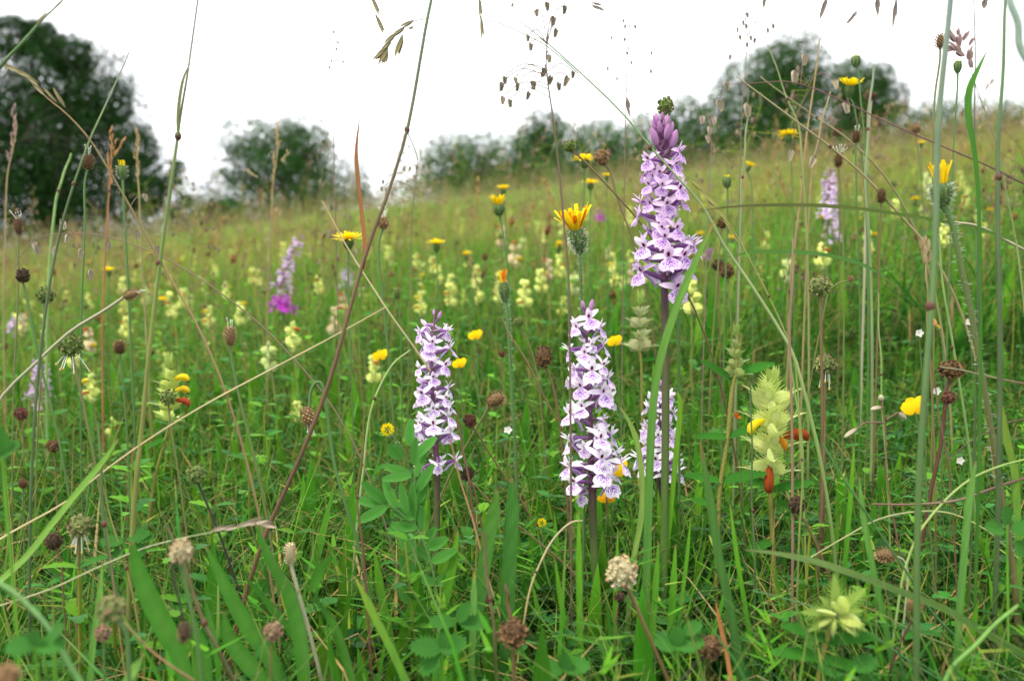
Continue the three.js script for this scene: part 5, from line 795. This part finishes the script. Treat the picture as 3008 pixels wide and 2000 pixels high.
const drift2 = [['top edge above the right-hand trees, first from the tall orchid', 2246, 0, 26, -95, 9], ['top edge above the big grey-green tree', 2428, 0, 62, -108, 12], ['top edge above the narrower tree', 2576, 0, 50, -86, 10], ['top edge right of the narrower tree', 2632, 8, 78, -97, 8], ['top edge beside the pinkish plume', 2896, 0, 30, -100, 14], ['sky far above the domed bush', 1740, 20, 40, -25, 9], ['sky just left of the tall orchid', 1840, 300, 46, -78, 9], ['sky above the big tree crown, leaning', 2515, 45, 40, -135, 8]];
for (const [where, x, y, len, ang, wid] of drift2) culm({ d: .62, w0: 1.5, w: 2.5, cols: [C('#8f9a90'), C('#7d7a62')], loose: 1, pts: [[x + 6, y - 60], [x + 3, y - 25], [x, y + 4]], sc: C('#6a6055'), sc2: C('#8a8074'), spikelets: [[x, y - 4, len, ang, wid], [x + 2, y - 12, len * .7, ang + 6, wid * .8]], label: 'drooping grass spikelet at the ' + where });

function blade(o) {  // one grass blade, no sedge, as a single folded strip
  seed = 55 + Math.floor(o.pts[0][0] * 3); const d = o.d, pts = pix(o.pts, d, o.n ?? 18), w = M_(o.w, d), all = o.loose ? pts : toGround(pts), b = baseOf(all[all.length - 1]);
  const mb = new MB(), c0 = o.c0 ?? G3, c1 = o.c1 ?? c0, tip = o.tip, sh = o.shape ?? ((s) => Math.min(1, .12 + s * 3.2) ** .8), f = pts.length / all.length;
  mb.blade(all, (s) => w * sh(Math.min(1, s / f)) * (o.both && s > .7 ? Math.max(.1, (1 - s) / .3) : 1), o.side ? V(...o.side) : V(1, .25, .45), (s, e) => { const q = Math.min(1, s / f); let c = jit(mixc(c0, c1, q), .07); if (!tip && q < .06) c = mixc(TAN, c, q / .06); if (tip && q < .12) c = mixc(tip, c, q / .12); return e ? c : mixc(c, [c[0] * 1.25, c[1] * 1.2, c[2] * 1.2], .6); }, o.fold ?? .22);
  const m = mb.build(o.name ?? 'grass_blade', o.dry ? dryMat : bladeMat, scene, b); m.position.copy(b); tag(m, o.label, o.cat ?? 'grass blade', o.group);
  return m;
}
blade({ d: .5, w: 15, dry: 1, c0: C('#7d5a36'), c1: C('#9a6232'), pts: [[1056, 345], [1046, 440], [1050, 520], [1066, 660], [1072, 740], [1066, 790]], loose: 1, fold: .3, label: 'rusty orange dead blade standing upright beside the dark culm' });
blade({ d: .545, w: 24, c0: C('#6d9a3e'), c1: C('#4f8636'), tip: C('#a87840'), pts: [[2098, 650], [2070, 710], [2020, 820], [1970, 950], [1935, 1080], [1918, 1200], [1908, 1400], [1900, 1700], [1898, 1900]], label: 'broad green grass blade leaning behind the tall orchid stem' });
blade({ d: .55, w: 17, c0: C('#8aa850'), c1: C('#7da04a'), tip: C('#a8a060'), pts: [[1822, 1195], [1850, 1240], [1872, 1300], [1886, 1400], [1884, 1520], [1862, 1640], [1850, 1760]], label: 'narrow yellow-green blade arching between the middle and short pale orchids' });
blade({ d: .5, w: 11, c0: C('#7a7048'), c1: C('#6f9a44'), pts: [[2065, 618], [2140, 608], [2260, 602], [2400, 603], [2520, 612], [2650, 630], [2780, 652], [2900, 680], [3050, 725]], loose: 1, side: [0, 1, .5], label: 'long hairy green leaf running level across the right side' });
blade({ d: .7, w: 12, c0: C('#6f9f48'), c1: C('#6fa055'), pts: [[2120, 760], [2200, 742], [2300, 738], [2400, 745], [2500, 765], [2580, 800], [2640, 850]], loose: 1, both: 1, side: [0, 1, .5], label: 'soft green blade bowed level right of the tall orchid stem' });
blade({ d: .48, w: 19, shape: (s) => (s < .4 ? Math.min(1, .1 + s * 3) : 1 - .5 * Math.min(1, (s - .4) * 2)), c0: C('#4f8a2c'), c1: C('#447a2a'), pts: [[2902, 148], [2876, 200], [2850, 260], [2846, 340], [2862, 430], [2875, 560], [2880, 700]], label: 'broad bright green leaf bending up against the sky, upper right' });
blade({ d: .44, w: 26, c0: C('#9ab46a'), c1: C('#6d9a48'), pts: [[2188, 1615], [2280, 1625], [2400, 1650], [2520, 1690], [2640, 1735], [2780, 1790], [2900, 1860], [3040, 1940]], loose: 1, side: [0, 1, .5], label: 'long pale green blade lying across the lower right' });
blade({ d: .45, w: 28, c0: C('#6d9f38'), c1: C('#7aa544'), pts: [[345, 1290], [300, 1355], [230, 1440], [150, 1540], [70, 1640], [-20, 1720]], loose: 1, label: 'broad light green blade slanting down to the left edge' });
blade({ d: .42, w: 30, c0: C('#86b038'), c1: C('#5f9a30'), pts: [[1045, 1700], [1080, 1770], [1120, 1850], [1160, 1930], [1200, 2020]], tip: C('#b8b04a'), label: 'bright yellow-green blade at the bottom, left of centre' });
blade({ d: .46, w: 26, c0: C('#4f7f34'), c1: C('#3f6f2e'), tip: C('#8a6a3a'), pts: [[2056, 1300], [2075, 1400], [2095, 1520], [2115, 1650], [2140, 1760], [2165, 1900], [2180, 2020]], label: 'dark green grass blade right of the tall orchid foot' });
blade({ d: .5, w: 42, c0: C('#4f842c'), c1: C('#3d7428'), pts: [[1460, 1440], [1452, 1500], [1436, 1580], [1420, 1680], [1405, 1780]], label: 'broad upright leaf right of the vetch' });
blade({ d: .5, w: 46, c0: C('#427c2c'), c1: C('#3a7228'), pts: [[1503, 1405], [1505, 1480], [1500, 1580], [1494, 1700], [1490, 1820]], label: 'second broad upright leaf nearer the middle orchid' });
blade({ d: .46, w: 22, c0: C('#6da048'), c1: C('#5a9238'), tip: C('#b89a4a'), pts: [[1393, 1680], [1392, 1740], [1390, 1820], [1386, 1920], [1384, 2000]], label: 'upright light green blade in front of the vetch foot' });
blade({ d: .45, w: 20, c0: C('#6d9f48'), c1: C('#5f9540'), pts: [[2868, 1355], [2852, 1450], [2840, 1560], [2830, 1680]], label: 'pale upright blade in the lower right grass' });
blade({ d: .46, w: 18, c0: C('#6da044'), c1: C('#4f8a38'), pts: [[2525, 1400], [2535, 1500], [2560, 1640], [2585, 1760], [2605, 1850]], label: 'green upright blade right of the brown sideways plantain' });
blade({ d: .5, w: 20, c0: C('#8aa03c'), c1: C('#6d9f3a'), tip: C('#b07a3a'), pts: [[2932, 1150], [2945, 1220], [2965, 1310], [2985, 1400], [2990, 1500]], label: 'yellow-tipped blade near the right edge' });
blade({ d: .45, w: 13, dry: 1, c0: C('#a8643a'), c1: C('#b07a4a'), pts: [[2104, 1770], [2115, 1830], [2130, 1890], [2142, 1960], [2150, 2020]], label: 'orange-brown dead blade beside the dark blade at the tall orchid foot' });
blade({ d: .36, w: 34, c0: C('#7aa848'), c1: C('#6a9a40'), pts: [[415, 1930], [390, 1970], [360, 2020], [340, 2060]], label: 'blurred light green blade tip at the bottom left' });
blade({ d: .44, w: 26, c0: C('#6d9f40'), c1: C('#5a8f34'), pts: [[300, 1650], [290, 1760], [275, 1860], [262, 2000]], label: 'upright green blade behind the big smooth burnet head' });
// a few more single blades round the orchid feet
const feet = [[1700, 1500, 1705, 2000, 20, 'left of the middle orchid foot'], [1630, 1640, 1690, 2000, 18, 'under the bent straw'], [1815, 1560, 1800, 1990, 16, 'close right of the middle orchid stem'], [1935, 1590, 1905, 2000, 20, 'in front of the tall orchid foot, left'], [1985, 1600, 1960, 2000, 22, 'in front of the tall orchid foot, right'], [1560, 1700, 1640, 2000, 16, 'right of the large dry burnet head'], [2030, 1520, 1985, 1900, 12, 'slanting right of the tall orchid foot'], [1345, 1560, 1290, 1850, 30, 'behind the vetch, broad and grey-green'], [1100, 1620, 1150, 1900, 30, 'left of the vetch, broad and dull green'], [2145, 1480, 2210, 1900, 14, 'below the greener rattle'], [2510, 1310, 2480, 1700, 14, 'below the flattened burnet head']];
feet.forEach(([x0, y0, x1, y1, w, where], k) => blade({ d: .5 + (k % 3) * .02, w, c0: jit(G3, .15), c1: jit(G1, .12), pts: [[x0, y0], [x0 + (x1 - x0) * .3, y0 + (y1 - y0) * .35], [x0 + (x1 - x0) * .65, y0 + (y1 - y0) * .68], [x1, y1]], label: 'single green grass blade ' + where }));

// ---------------------------------------------------------------- the broad ribwort leaves at the lower left
{
  const L = [[[[388, 1590], [400, 1660], [440, 1760], [500, 1880], [560, 2020]], 66], [[[748, 1535], [790, 1640], [850, 1750], [880, 1880], [895, 2040]], 80], [[[604, 1605], [650, 1700], [720, 1830], [790, 1930], [840, 2040]], 54], [[[708, 1685], [760, 1740], [820, 1810], [870, 1880]], 46], [[[655, 1795], [670, 1870], [720, 1940], [790, 2020]], 56], [[[905, 1750], [960, 1800], [1000, 1890], [1040, 2020]], 50], [[[975, 1630], [940, 1670], [915, 1740]], 36], [[[600, 1760], [620, 1850], [640, 1960]], 44], [[[560, 1820], [590, 1900], [610, 2020]], 46]];
  const t = thing('ribwort_plantain', 'clump of broad ribbed green plantain leaves at the bottom left', 'plantain', baseOf(P(760, 1990, .45)));
  L.forEach(([pts, w], k) => { const mb = new MB(), d = .43 + .012 * (k % 4), p = pix(pts, d, 20), W = M_(w * .88, d), c = jit(C('#3f8420'), .1); mb.blade(p, (s) => W * Math.sin(Math.PI * (.02 + .74 * s ** .95)) ** .85 * (1 + .03 * Math.sin(s * 40 + k)), V(1, .2, k % 2 ? .7 : -.3), (s, e) => { const q = jit(e ? c : mixc(c, C('#5f8f38'), .5), .1); return s < .05 ? mixc(TAN, q, s / .05) : q; }, .2); mb.build('leaf', ribMat(), t); });
}
function ribMat() { return ribMat.m ??= (() => { const m = bladeMat.clone(); m.name = 'ribbed leaf'; m.map = noiseTex(128, (u, v) => .92 - .15 * Math.exp(-((((u * 6) % 1 - .5) / .1) ** 2)) + (rnd() - .5) * .1); return m; })(); }
// ---------------------------------------------------------------- the vetch with paired oval leaflets in front of the left orchid
{
  seed = 88; const d = .53, t = thing('kidney_vetch', 'grey-green vetch with paired oval leaflets in front of the leftmost near orchid', 'vetch', baseOf(P(1236, 1900, d)));
  const stems = [[[1219, 1395], [1217, 1540], [1224, 1700], [1238, 1880]], [[1140, 1480], [1190, 1520], [1222, 1550], [1262, 1640], [1288, 1780], [1300, 1900]]];
  for (const s of stems) new MB().tube(toGround(pix(s, d, 12)), M_(4, d), C('#5f8a44'), 6).build('stem', stemMat, t);
  const lf = [[1142, 1480, 137, 105, 30], [1165, 1490, 118, 92, 28], [1195, 1505, 100, 90, 25], [1214, 1520, 88, 110, 26], [1226, 1440, 58, 100, 30], [1222, 1400, 75, 90, 24], [1208, 1395, 160, 85, 26], [1208, 1396, 185, 85, 24], [1140, 1482, 170, 100, 28], [1135, 1488, 205, 95, 28], [1215, 1365, 80, 95, 26], [1225, 1480, 62, 85, 26], [1205, 1310, 92, 80, 30], [1225, 1340, 50, 80, 28], [1180, 1345, 130, 62, 34], [1222, 1520, 168, 80, 26], [1224, 1550, 175, 85, 28], [1210, 1620, 118, 70, 38], [1212, 1690, 112, 72, 40], [1222, 1770, 128, 75, 42], [1232, 1860, 130, 80, 44], [1250, 1590, 52, 60, 26], [1258, 1610, 30, 75, 30], [1268, 1650, 26, 82, 28], [1285, 1715, 30, 82, 30], [1262, 1640, 140, 70, 24], [1275, 1715, 150, 66, 24], [1282, 1830, 140, 62, 34], [1238, 1560, 80, 90, 24], [1230, 1530, 100, 70, 24]];
  for (const [x, y, a, len, w] of lf) { const mb = new MB(), g = a * Math.PI / 180, L = M_(len, d + .001); mb.leaf(P(x, y, d - .004 + rr(-.008, .008)), V(Math.cos(g), Math.sin(g), rr(-.15, .35)), V(-Math.sin(g) * .4, .35, 1), L, M_(w * 1.15, d), (q, e) => e ? mixc(jit(C('#4b9030'), .05), C('#a9c49a'), .1) : C('#4b9030'), { seg: 8, fold: .28, curl: rr(-.3, .5), shape: (q) => Math.sin(Math.PI * (.06 + .9 * q ** .85)) ** .6 }); mb.build('leaflet', leafMat, t); }
}
// ---------------------------------------------------------------- small flowers
function simple(name, label, category, x, y, d, stem, w, build, col) {
  seed = x + y; const pts = toGround(pix([[x, y], ...stem], d, 10)), t = thing(name, label, category, baseOf(pts[pts.length - 1]));
  new MB().tube(pts, M_(w / 2, d), col ?? STEMC.green, 5).build('stem', stemMat, t); build(t, P(x, y, d), d); return t;
}
const put = (mb, name, mat, t, c) => { const m = mesh(name, mb.geo(), mat, t); m.position.copy(c).sub(t.position); return m; };
const medick = (R) => (t, c, d) => { const r = M_(R, d); for (let k = 0; k < 34; k++) { const n = fib(k, 34), mb = new MB(); mb.leaf(n.clone().multiplyScalar(r * .5), n.clone().add(V(0, .3, 0)), V(0, 1, 0).cross(n), r * .6, r * .4, jit(C('#e6cf14'), .1), { seg: 3, fold: .5 }); put(mb, 'floret', petalMat, t, c); } };
simple('black_medick', 'small round lemon-yellow medick flower beside the vetch', 'medick', 1138, 1262, .54, [[1155, 1285], [1185, 1320], [1205, 1400]], 5, medick(20));
simple('black_medick', 'tiny yellow medick flower low between the two middle orchids', 'medick', 1592, 1535, .58, [[1594, 1570], [1600, 1640]], 4, medick(14));
const pea = (R, list) => (t, c, d) => { const r = M_(R, d); for (const [a, len, wid, col, z] of list) { const g = a * Math.PI / 180, mb = new MB(); mb.leaf(V(0, 0, z * r), V(Math.cos(g), Math.sin(g), .15), V(-.1, .25, 1), r * len, r * wid, (q) => mixc(C(col), YEL2, .15 * q), { seg: 7, fold: -.28, curl: .7, shape: (q) => Math.sin(Math.PI * (.1 + .82 * q)) ** .5 }); put(mb, 'petal', petalMat, t, c); } };
const vetchY = [[150, 1.05, .95, '#f0c808', .12], [55, 1.35, .95, '#f2cc10', -.1], [100, 1, .9, '#e8bc08', -.25], [20, .8, .6, '#e0b008', .05]];
simple('trefoil_flower', 'bright yellow trefoil flower left of the thick green stem', 'trefoil', 2688, 1208, .5, [[2700, 1260], [2712, 1340]], 5, pea(40, vetchY));
simple('trefoil_flower', 'yellow trefoil flower behind the lowest lips of the middle orchid', 'trefoil', 1808, 1392, .64, [[1806, 1440], [1800, 1520]], 5, pea(38, vetchY));
simple('trefoil_flower', 'orange-yellow crumpled trefoil flower below the middle orchid spike', 'trefoil', 1782, 1470, .63, [[1782, 1510], [1780, 1580]], 4, pea(32, [[160, .9, .6, '#d99a10', .1], [70, .7, .6, '#dba512', 0], [20, .9, .6, '#cf8c14', .1], [110, .8, .5, '#dba512', -.1]]));
simple('trefoil_flower', 'small yellow trefoil flower left of the leftmost near orchid', 'trefoil', 1115, 1052, .8, [[1120, 1090], [1128, 1180]], 4, pea(24, vetchY));
simple('trefoil_flower', 'small yellow trefoil flower right of the leftmost near orchid', 'trefoil', 1395, 992, .85, [[1398, 1040], [1404, 1130]], 4, pea(22, vetchY));
simple('trefoil_flower', 'yellow trefoil flower peeping out behind the leftmost near orchid', 'trefoil', 1348, 1075, .75, [[1352, 1120], [1358, 1220]], 4, pea(22, vetchY));
simple('trefoil_flower', 'yellow trefoil flower right of the middle orchid, in the grass', 'trefoil', 1805, 1010, .8, [[1812, 1060], [1818, 1140]], 4, pea(24, vetchY));
simple('trefoil_flower', 'faded salmon trefoil flower right of the thick green stem', 'trefoil', 2752, 955, .6, [[2765, 985], [2775, 1080]], 4, pea(22, [[120, 1.1, .7, '#c98a5a', 0], [-30, .8, .5, '#c8a04a', .1]]));
simple('trefoil_flower', 'small red and orange bud beside the speckled rattle stem', 'trefoil', 2166, 1228, .6, [[2170, 1260], [2176, 1340]], 4, pea(18, [[100, 1, .7, '#b23a22', 0], [20, .8, .5, '#c9752a', .1]]));
const white5 = (R) => (t, c, d) => { const r = M_(R, d); for (let k = 0; k < 5; k++) { const a = k / 5 * 6.283, mb = new MB(); mb.leaf(O0, V(Math.cos(a), Math.sin(a) * .8, .45), V(0, .4, 1), r, r * .85, C('#dfe0dc'), { seg: 3 }); put(mb, 'petal', petalMat, t, c); } const mb = new MB(); mb.blob(O0, r * .22, r * .22, r * .22, UPV, YEL2, 6, 4); put(mb, 'disc', petalMat, t, c); };
for (const [x, y, where] of [[2700, 978, 'left of the salmon bud'], [2847, 945, 'between the bristly stem and the thick stem, highest'], [2751, 1148, 'just right of the bright yellow trefoil'], [2820, 1352, 'right of the dark red burnet stem'], [2870, 1955, 'at the bottom right corner'], [1492, 1262, 'left of the wide middle orchid']]) simple('flax_flower', 'tiny white flower with a yellow eye ' + where, 'white flower', x, y, .55, [[x + 4, y + 40], [x + 10, y + 120]], 3, white5(15));
simple('mouse_ear', 'hairy branched bud stalk left of the bright yellow trefoil', 'chickweed', 2590, 1178, .52, [[2595, 1210], [2602, 1260], [2606, 1400], [2640, 1600]], 5, (t, c, d) => {
  for (const [x0, y0, x1, y1, L] of [[2602, 1242, 2545, 1240, 0], [2545, 1240, 2500, 1272, 46], [2604, 1232, 2640, 1212, 0], [2598, 1195, 2575, 1200, 34], [2640, 1212, 2652, 1222, 30], [2592, 1180, 2590, 1170, 22]]) { const b = new MB(); b.tube([P(x0, y0, d), P(x1, y1, d)], M_(2.4, d), C('#7a5a48'), 5); if (L) { const D = P(x1, y1, d).sub(P(x0, y0, d)).normalize(); b.blob(P(x1, y1, d), M_(9, d), M_(L / 2, d), M_(8, d), D, (f) => mixc(C('#7a6a58'), C('#b9b890'), f), 7, 6); } b.build('bud', stemMat, t); }
}, C('#7a5a44'));
// toothed leaves that show large at the bottom
function toothed(label, list, d) {
  const c = P(list[0][0], list[0][1], d), t = thing('agrimony_leaf', label, 'leaf', baseOf(c)), s = new MB();
  seed = Math.floor(list[0][0]);
  const foot = V(c.x, ground(c.x, c.z), c.z); s.tube([c, c.clone().lerp(foot, .5).add(V(.004, 0, 0)), foot], .0007, G3, 5); s.build('stem', stemMat, t);
  for (const [x, y, a, len, w] of list) { const mb = new MB(), g = a * Math.PI / 180; mb.leaf(P(x, y, d), V(Math.cos(g), Math.sin(g), .25), V(0, .75, .7), M_(len, d), M_(w ?? len * .5, d), jit(C('#3f7c2c'), .1), { teeth: 7, tooth: .5, rake: .9, fold: .25, curl: rr(-.1, .6), shape: (q) => Math.sin(Math.PI * (.1 + .86 * q)) ** .7 }); mb.build('leaflet', leafMat, t); }
}
toothed('toothed three-part green leaf left of the large dry burnet head', [[1335, 1830, 165, 75], [1345, 1825, 60, 70], [1355, 1830, 5, 80]], .44);
toothed('toothed green leaf with spread leaflets at the bottom below the vetch', [[1295, 1905, 170, 90, 52], [1295, 1905, 20, 85, 50], [1290, 1910, 230, 85, 48], [1300, 1905, 75, 60, 36]], .42);
toothed('toothed leaf at the bottom edge right of the large dry burnet head', [[1650, 1965, 175, 85, 50], [1655, 1962, 15, 80, 46], [1652, 1965, 70, 60, 40], [1645, 1980, 240, 70, 44]], .42);
toothed('fern-like burnet leaf with round toothed leaflets left of the plantain leaves', [[360, 1590, 178, 60, 34], [375, 1580, 10, 80, 34], [370, 1600, 215, 50, 30], [385, 1600, 330, 50, 30], [395, 1585, 30, 55, 30], [345, 1600, 170, 45, 28]], .5);
toothed('toothed blue-green leaf at the right edge', [[2960, 1540, 110, 60, 44], [2950, 1555, 170, 60, 40], [2975, 1560, 20, 60, 40], [2985, 1590, 300, 50, 40]], .46);
toothed('toothed leaf at the bottom right beside the star-shaped rattle', [[2480, 1965, 170, 90, 50], [2500, 1960, 20, 80, 44], [2520, 1985, 340, 80, 44], [2470, 1985, 200, 80, 44]], .42);
toothed('toothed green leaf right of the tall orchid foot at the bottom', [[1990, 1900, 20, 80, 44], [1985, 1900, 160, 70, 40], [1985, 1895, 85, 60, 36], [2010, 1860, 40, 60, 34]], .43);
toothed('blurred round grey-green leaf at the far left edge', [[5, 1340, 85, 95, 60], [5, 1340, 40, 70, 44], [0, 1350, 150, 70, 44]], .36);
toothed('blurred dark leaf cluster in the bottom left corner', [[100, 1900, 170, 80, 52], [110, 1895, 10, 85, 52], [105, 1900, 80, 60, 44], [150, 1870, 40, 60, 40]], .3);
// ---------------------------------------------------------------- the sward itself: one sheet near the camera, then patches laid side by side up the hill
seed = 2024;
const four = (f) => [0, 1, 2, 3].map(f), tn = tint();
const PRO = {
  short: [four(() => tuftGeo(13, .07, .19, .0027, .03, .14, 4, .8)), .17, [.7, 1.2]], broad: [four(() => tuftGeo(7, .12, .27, .0046, .02, .06)), .24, [.6, 1.1]],
  clover: [four(() => forbGeo(0)), .12, [.45, .85]], burnet: [four(() => forbGeo(1)), .13, [.7, 1.15]], lance: [four(() => forbGeo(2)), .2, [.6, 1.1]], herb: [four(() => forbGeo(3)), .2, [.7, 1.2]], bedstraw: [four(() => forbGeo(4)), .14, [.7, 1.2]],
  mid: [four(() => tuftGeo(16, .1, .26, .003, .05, .22, 3)), .25, [.7, 1.15]], far: [four(() => tuftGeo(22, .14, .34, .006, .12, .2, 3)), .3, [.8, 1.3]],
  fine: [four(() => tuftGeo(11, .14, .36, .0015, .06, .42, 4, 1.1)), .3, [.6, 1.1]],
  pale: [four(() => { const mb = new MB(), H = rr(.16, .26); mb.tube([V(0, 0, 0), V(.004, H, 0)], .0008, GY, 3); for (let k = 0; k < 9; k++) { const a = k * 2.4; mb.leaf(V(0, H - .035 + k * .0042, 0), V(Math.cos(a), rr(.3, 1), Math.sin(a)), UPV, rr(.008, .013), rr(.007, .01), jit(rnd() < .12 ? C('#d8c030') : C('#ced878'), .15), { seg: 2 }); } return mb.geo(); }), .26, [.7, 1.2]],
  brown: [four(() => { const mb = new MB(), H = rr(.14, .3); mb.tube([V(0, 0, 0), V(.005, H * .5, .003), V(0, H, 0)], .0007, pick([TAN, GY, BROWN]), 3); const R = rr(.003, .0055); mb.blob(V(0, H, 0), R, R * rr(1, 1.6), R, UPV, () => jit(pick([C('#7a5a38'), C('#8f6f4a'), C('#6a4a34')]), .3), 6, 5, .2); return mb.geo(); }), .28, [.7, 1.1]],
  stems: [[0, 1, 2, 3, 4, 5, 6, 7].map((k) => seedGeo([0, 2, 1, 2, 0, 2, 0, 1][k], rr(.3, .46))), .45, [.6, 1.1]], farStems: [[0, 1, 2, 3, 4, 5].map((k) => seedGeo([0, 2, 1, 2, 2, 1][k], rr(.36, .5))), .5, [.8, 1.5]],
};
const swardMat = phys('sward', { roughness: 1, specularIntensity: .22, transmission: .38, thickness: 0, map: mottle });
{
  const mb = new MB(), D0 = .26, D1 = 1.25, area = .78 * (D1 * D1 - D0 * D0) + .3 * (D1 - D0);
  for (const [kind, dens, dMin] of [['short', 2150, .26], ['fine', 620, .36], ['broad', 420, .3], ['clover', 520, .45], ['burnet', 300, .46], ['lance', 290, .36], ['herb', 280, .46], ['bedstraw', 560, .3], ['stems', 55, .95]]) {
    const [geos, hgt, [s0, s1]] = PRO[kind];
    for (let n = Math.round(dens * area); n > 0; n--) {
      const d = Math.sqrt(D0 * D0 + rnd() * (D1 * D1 - D0 * D0)), x = rr(-1, 1) * (.78 * d + .15), z = -d, room = kind === 'stems' ? 9 : roomAt(x, z), s = rr(s0, s1), sc = Math.min(s, room / hgt);
      if (d < dMin || room < .02 || sc < s * .3) continue;
      stamp(mb, pick(geos), x, ground(x, z) - .004, z, rnd() * 6.283, sc * rr(.9, 1.1), sc, tn());
    }
  }
  tag(mb.build('near_sward', swardMat, scene), 'dense green grass, clover, burnet and bedstraw leaves round the near flowers', 'grass', null, 'stuff');
}
function patches(name, label, category, size, d0, d1, mix, variants, tintFn) {
  const geos = [];
  for (let v = 0; v < variants; v++) {
    const mb = new MB();
    for (const [kind, dens] of mix) {
      const [list, , [s0, s1]] = PRO[kind];
      for (let n = Math.round(dens * size * size); n > 0; n--) { const s = rr(s0, s1); stamp(mb, pick(list), rr(-.5, .5) * size, -.004, rr(-.5, .5) * size, rnd() * 6.283, s * rr(.9, 1.1), s, tn()); }
    }
    geos.push(mb.geo());
  }
  const lists = geos.map(() => []);
  for (let d = d0 + size / 2; d < d1 + size / 2; d += size) { const nx = Math.ceil((.78 * d + .35) / size); for (let i = -nx; i <= nx; i++) lists[Math.floor(rnd() * variants)].push([i * size + (Math.round(d / size) % 2) * size * .37, -d]); }
  geos.forEach((g, n) => {
    const L = lists[n], im = new THREE.InstancedMesh(g, swardMat, L.length); im.name = numbered(name); im.castShadow = im.receiveShadow = true;
    const m = new THREE.Matrix4(), e = size / 2;
    L.forEach(([x, z], k) => {
      const a = Math.floor(rnd() * 4) * Math.PI / 2, c = Math.cos(a), s = Math.sin(a), gx = (ground(x + e, z) - ground(x - e, z)) / size, gz = (ground(x, z + e) - ground(x, z - e)) / size, h = rr(.9, 1.1);
      m.set(c, 0, s, x, gx * c - gz * s, h, gx * s + gz * c, ground(x, z), -s, 0, c, z, 0, 0, 0, 1); im.setMatrixAt(k, m);
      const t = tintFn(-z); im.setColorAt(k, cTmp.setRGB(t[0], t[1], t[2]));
    });
    scene.add(im); tag(im, label, category, null, 'stuff');
  });
}
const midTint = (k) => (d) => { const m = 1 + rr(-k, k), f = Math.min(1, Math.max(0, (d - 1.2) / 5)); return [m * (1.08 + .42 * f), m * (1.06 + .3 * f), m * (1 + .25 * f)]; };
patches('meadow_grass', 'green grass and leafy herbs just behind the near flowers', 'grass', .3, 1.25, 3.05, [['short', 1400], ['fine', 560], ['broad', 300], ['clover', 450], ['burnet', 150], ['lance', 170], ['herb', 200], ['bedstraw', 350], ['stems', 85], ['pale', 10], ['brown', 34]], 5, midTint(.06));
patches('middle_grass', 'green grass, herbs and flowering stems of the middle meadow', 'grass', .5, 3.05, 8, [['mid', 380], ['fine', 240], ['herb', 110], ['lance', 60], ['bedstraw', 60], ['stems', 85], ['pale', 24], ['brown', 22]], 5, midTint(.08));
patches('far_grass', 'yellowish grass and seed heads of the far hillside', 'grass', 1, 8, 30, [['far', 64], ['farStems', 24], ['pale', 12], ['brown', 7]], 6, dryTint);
renderer.render(scene, camera);
